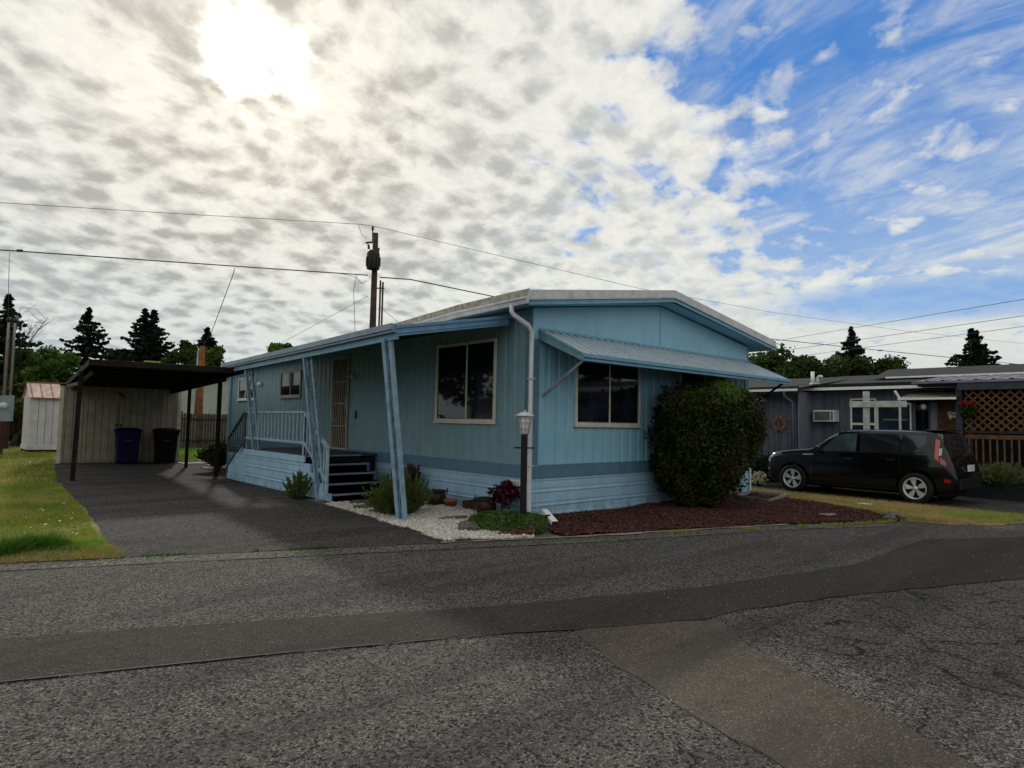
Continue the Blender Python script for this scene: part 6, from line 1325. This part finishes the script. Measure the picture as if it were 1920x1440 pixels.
# wheels with five broad spokes
TYRE = simple('tyre_rubber', (.012, .012, .012), .85, var=.2, scale=20); RIM = simple('alloy_silver', (.62, .63, .65), .3, metal=.45, var=.08); RIMD = simple('wheel_shadow', (.008, .008, .009), .7)
for ws in WS:
    for sd_ in (1, -1):
        c = cp_(ws, sd_ * .86, WR); ax = cside * sd_
        w_ = MB().lathe([(.215, -.10), (.30, -.11), (.33, -.085), (WR, -.04), (WR, .04), (.33, .075), (.30, .095), (.235, .088), (.222, .07)], c, 40, axis=ax).build('wheel', TYRE, car)
        MB().lathe([(.222, .068), (.236, .090), (.222, .094), (.205, .070), (.205, .0)], c, 40, axis=ax).build('rim', RIM, w_)
        MB().lathe([(0, .02), (.205, .02)], c, 24, axis=ax).build('brake_disc', RIMD, w_)
        ez = Vector((0, 0, 1)); ey = ax.cross(ez)
        for k in range(5):
            a = k * 2 * math.pi / 5 + .3 + ws; d_ = ez * math.cos(a) + ey * math.sin(a); p_ = ax.cross(d_)
            poly = [c + ax * .060 + d_ * .045 - p_ * .022, c + ax * .060 + d_ * .045 + p_ * .022, c + ax * .078 + d_ * .13 + p_ * .045, c + ax * .072 + d_ * .212 + p_ * .062, c + ax * .072 + d_ * .212 - p_ * .062, c + ax * .078 + d_ * .13 - p_ * .045]
            MB().prism(poly, ax * 0, -ax * .02).build('spoke', RIM, w_, .004)
        MB().lathe([(0, .082), (.03, .08), (.052, .065), (.052, .03)], c, 20, axis=ax).build('hub_cap', RIM, w_)
        for k in range(5):
            a = k * 2 * math.pi / 5 + .3 + ws + .628; d_ = ez * math.cos(a) + ey * math.sin(a); MB().lathe([(0, .068), (.010, .066), (.010, .03)], c + d_ * .062, 8, axis=ax).build('wheel_nut', RIMD, w_)
# dark underbody so daylight does not leak through
MB().obox(cp_(2.2, 0, .26), cdir * 1.9, cside * .62, (0, 0, .08)).build('underbody', CTR, car)
# ------------------------------------------------------------------ trees
BARK = simple('bark', (.05, .038, .028), .95, var=.4, scale=5)
CONM = leaf_mat('conifer_needle', [(.006, .011, .012), (.010, .020, .016), (.020, .032, .022)], .65, .1, .5)
DECD = leaf_mat('far_dark_foliage', [(.014, .030, .008), (.034, .060, .012), (.075, .11, .025)], .6, .25, .35)
DECM = leaf_mat('far_green_foliage', [(.03, .065, .012), (.06, .11, .02), (.11, .17, .035)], .6, .35, .4)
def conifer(lab, px, D, pytop, hw, pybase, seedk, twin=False, lean=0, gap=.5, name='conifer_tree'):
    """hw: half width in photo pixels at pybase"""
    b = foot(px, D); H_ = at(px, pytop, D).z; zb = at(px, pybase, D).z; Rb = hw / FPX * D; slope_ = Rb / max(.5, H_ - zb)
    t_ = thing(name, b, lab, 'tree'); rng = np.random.default_rng(seedk); cards = []
    m = MB(); m.tube([b, b + Vector((0, 0, H_ * .6)), b + Vector((0, 0, H_))], .2, 7, rs=[.30, .18, .02]); 
    tops = [(0, 0, H_)] + ([(.9 * twin, 0, H_ - .12)] if twin else [])
    for (ox, oy, hh) in tops:
        z = hh; first = True
        while z > max(1.0, zb - 3.2):
            d = hh - z; L0 = min(Rb * 1.12, d * slope_ ** 1.0 * 1.04 + .10); nb = 5 + int(L0 * 4.3)
            for i in range(nb):
                a = rng.uniform(0, 6.28); L = L0 * rng.uniform(.40, 1.15) * (1 if rng.uniform() > .1 else 1.2); dirv = np.array([math.cos(a), math.sin(a)])
                k = max(4, int(L / .12)); u = rng.uniform(.05, 1, k); uu = np.sort(u)
                droop = -.26 * L * uu + .26 * L * uu ** 2.6
                c = np.stack([b.x + ox * lat.x + dirv[0] * L * uu, b.y + ox * lat.y + dirv[1] * L * uu, z + droop + rng.normal(0, .035, k)], 1)
                side = np.array([-dirv[1], dirv[0]]); off = rng.normal(0, .16, k) * L * (1.05 - uu) * .8; c[:, 0] += side[0] * off; c[:, 1] += side[1] * off
                ln = (.22 + .10 * (1 - uu)) * rng.uniform(.7, 1.3, k); out = np.stack([np.full(k, dirv[0]), np.full(k, dirv[1]), rng.normal(-.15, .3, k)], 1) + rng.normal(0, .4, (k, 3)); out /= np.linalg.norm(out, axis=1)[:, None]
                wv = np.cross(out, rng.normal(size=(k, 3))); wv /= np.linalg.norm(wv, axis=1)[:, None]; sz = .95
                A = out * ln[:, None] * sz; B_ = wv * .15 * (D / 60 + .3)
                cards.append(np.stack([c - A, c + B_, c + A, c - B_], 1))
                if L > .7 and i % 3 == 0: m.tube([(b.x + ox * lat.x, b.y + ox * lat.y, z), (b.x + ox * lat.x + dirv[0] * L * .7, b.y + ox * lat.y + dirv[1] * L * .7, z - .16 * L)], .03, 4)
            z -= (.16 + .05 * min(L0, 3)) * rng.uniform(.75, 1.3) * (1 + gap * .5)
    m.build('trunk', BARK, t_); quads_mesh('crown', np.concatenate(cards), CONM, t_); return t_
def broadleaf(lab, px, D, pytop, hw, pyc, seedk, mat=DECD, n=5200, clumps=18, size=None, name='broadleaf_tree', cat='tree', sq=.9):
    b = foot(px, D); H_ = at(px, pytop, D).z; zc = at(px, pyc, D).z; R = hw / FPX * D; size = size or .16 * D / 40
    t_ = thing(name, b, lab, cat); rng = np.random.default_rng(seedk); parts = []; hh = H_ - zc; m = MB()
    m.tube([b, b + Vector((.1, 0, zc * .5)), b + Vector((0, 0, zc))], .2, 8, rs=[.24, .18, .12])
    for i in range(clumps):
        th = rng.uniform(0, 6.28); el = rng.uniform(-.35, 1.0); q = rng.uniform(.45, .82); rr = math.cos(el * 1.3) * q
        c = np.array([b.x + R * rr * math.cos(th), b.y + R * rr * math.sin(th), zc + hh * .92 * math.sin(el * 1.45) * q / .82]); r = R * rng.uniform(.22, .40)
        r = min(r, hh * .55); parts.append(blob(c, r, n // clumps, size, seedk * 17 + i, (1, 1, .8), .35, 1.4, .35))
        m.tube([(b.x, b.y, zc * .55), tuple((np.array([b.x, b.y, zc * .8]) + c) / 2), tuple(c)], .05, 5, rs=[.10, .05, .02])
    m.build('trunk', BARK, t_); quads_mesh('crown', np.concatenate(parts), mat, t_); return t_
conifer('dark conifer standing just left of the carport, single pointed top', 155, 60, 577, 50, 668, 101, gap=.9)
conifer('dark conifer with twin tops behind the carport roof', 261, 60, 579, 50, 668, 102, twin=.95, gap=.9)
conifer('tall conifer cut by the left edge of the view', 2, 46, 552, 42, 640, 103, gap=.6)
conifer('small dense pointed conifer behind the reddish service pole', 381, 62, 615, 24, 665, 104, gap=-.6)
conifer('slim pointed conifer rising above the neighbour roof', 1598, 70, 614, 33, 684, 105, gap=.9)
conifer('wide dark conifer at the far right with ragged branches', 1824, 55, 618, 52, 702, 106, twin=.55, gap=.9)
broadleaf('leafy green tree behind the meter post at the far left', 38, 38, 640, 50, 730, 111, DECD, 9000, 22)
broadleaf('leafy green tree behind the white tool shed', 95, 36, 655, 50, 740, 112, DECM, 9000, 22)
broadleaf('dark understory tree between meter post and tool shed', 30, 30, 720, 45, 800, 113, DECD, 7000, 16, name='tall_shrub')
broadleaf('dark bushy tree behind the left side of the carport roof', 125, 42, 700, 40, 760, 114, DECM, 5000, 14)
broadleaf('dark low tree between the two conifers', 212, 64, 662, 32, 690, 115, DECD, 3000, 10)
broadleaf('green tree left of the reddish service pole', 338, 46, 640, 30, 685, 116, DECD, 4200, 12)
broadleaf('bright green tree right of the reddish service pole', 392, 46, 648, 30, 690, 117, DECM, 4200, 12)
broadleaf('dark green tree under the small conifer', 366, 56, 645, 34, 690, 118, DECD, 3600, 12)
broadleaf('round treetop peeking above the blue porch roof', 516, 50, 641, 32, 668, 119, DECM, 3000, 9)
broadleaf('rounded dark tree right behind the blue gable end', 1445, 46, 656, 72, 715, 121, DECD, 11000, 26)
broadleaf('rounded dark tree between the gable and the white vent pipes', 1510, 46, 664, 50, 715, 122, DECD, 8000, 20)
broadleaf('greener rounded tree below the slim conifer', 1590, 50, 668, 62, 720, 123, DECM if False else DECD, 7000, 18)
broadleaf('rounded tree at the right end of the dark tree group', 1648, 50, 674, 54, 720, 124, DECD, 6000, 16)
# bare twiggy tree at left
bt = thing('bare_tree', foot(50, 36), 'leafless twiggy branches beside the left edge conifer', 'tree'); m = MB(); rr = random.Random(12)
b0 = at(20, 700, 36); tips = [(90, 594), (70, 604), (40, 575), (60, 640), (84, 660), (30, 590)]
m.tube([foot(20, 36), b0], .10, 6, rs=[.14, .08])
for (px, py) in tips:
    e = at(px, py, 36); mid = b0.lerp(e, .5) + Vector((rr.uniform(-.2, .2), 0, rr.uniform(0, .3))); m.tube([b0, mid, e], .03, 5, rs=[.05, .03, .008])
    for k in range(9):
        u = rr.uniform(.4, 1); q = mid.lerp(e, u); m.tube([q, q + Vector((rr.uniform(-.9, .9), rr.uniform(-.4, .4), rr.uniform(-.1, .9)))], .008, 4, rs=[.012, .004])
m.build('branch', BARK, bt)
# dead twig over tool shed
# ------------------------------------------------------------------ homes outside the view that the windows reflect
def plain_home(name, lab, x0, x1, y0, y1, wallm, roofm, axis='x'):
    t_ = thing(name, ((x0 + x1) / 2, (y0 + y1) / 2, 0), lab, 'mobile home')
    MB().box(x0, x1, y0, y1, .1, 3.0).build('wall', wallm, t_)
    e = .5
    if axis == 'x': P = [(x0 - e, y0 - e, 2.95), (x1 + e, y0 - e, 2.95), (x1 + e, (y0 + y1) / 2, 3.8), (x0 - e, (y0 + y1) / 2, 3.8), (x1 + e, y1 + e, 2.95), (x0 - e, y1 + e, 2.95)]
    else: P = [(x0 - e, y1 + e, 2.95), (x0 - e, y0 - e, 2.95), ((x0 + x1) / 2, y0 - e, 3.8), ((x0 + x1) / 2, y1 + e, 3.8), (x1 + e, y0 - e, 2.95), (x1 + e, y1 + e, 2.95)]
    MB().add(P, [(0, 1, 2, 3), (3, 2, 4, 5)]).build('roof', roofm, t_, fix=False)
    return t_
a_ = plain_home('opposite_home', 'beige home across the street, seen only as a reflection in the front windows', 12, 36, -27, -20, simple('beige_wall', (.30, .28, .24), .7), GUTW)
for x in (14, 19, 26, 32): window('window', 'x', -20.0, x, x + 1.6, 1.3, 2.4, [.5], frame=WHITE, parent=a_, rot=1)
b_ = plain_home('left_home', 'white home beyond the lawn, seen only as a reflection in the side window', -30, -19, 8, 26, simple('pale_wall', (.35, .35, .34), .7), ROOFD, 'y')
for y in (10, 15, 21): window('window', 'y', -19.0, y, y + 1.6, 1.3, 2.4, [.5], frame=WHITE, parent=b_, rot=1)
def far_tree(lab, x, y, H_, R, seedk):
    t_ = thing('broadleaf_tree', (x, y, 0), lab, 'tree'); rng = np.random.default_rng(seedk); parts = []
    for i in range(12):
        d_ = rng.normal(size=3); d_ /= np.linalg.norm(d_); c = np.array([x, y, H_ * .6]) + d_ * np.array([R, R, H_ * .32]) * .7; parts.append(blob(c, R * .42, 130, .42, seedk * 9 + i, (1, 1, .9), .2, 1.4))
    quads_mesh('crown', np.concatenate(parts), DECD, t_); MB().tube([(x, y, 0), (x, y, H_ * .6)], .2, 7, rs=[.3, .15]).build('trunk', BARK, t_)
for i, (x, y, H_, R, lab) in enumerate([(16, -33, 11, 5, 'tree behind the beige home, nearer one'), (27, -34, 12, 5.5, 'tree behind the beige home, middle one'), (38, -34, 10, 5, 'tree behind the beige home, farther one'), (46, -24, 11, 5, 'tree at the far end of the beige home'),
                                     (-36, 12, 11, 5, 'tree behind the white home, nearer one'), (-37, 24, 12, 5.5, 'tree behind the white home, farther one'), (-26, 34, 10, 5, 'tree past the end of the white home')]): far_tree(lab, x, y, H_, R, 200 + i)
S.view_settings.view_transform = 'Standard'; S.view_settings.look = 'None'; S.view_settings.exposure = 0; S.view_settings.gamma = 1
for o in list(bpy.data.objects):
    if '_w' in o: del o['_w']
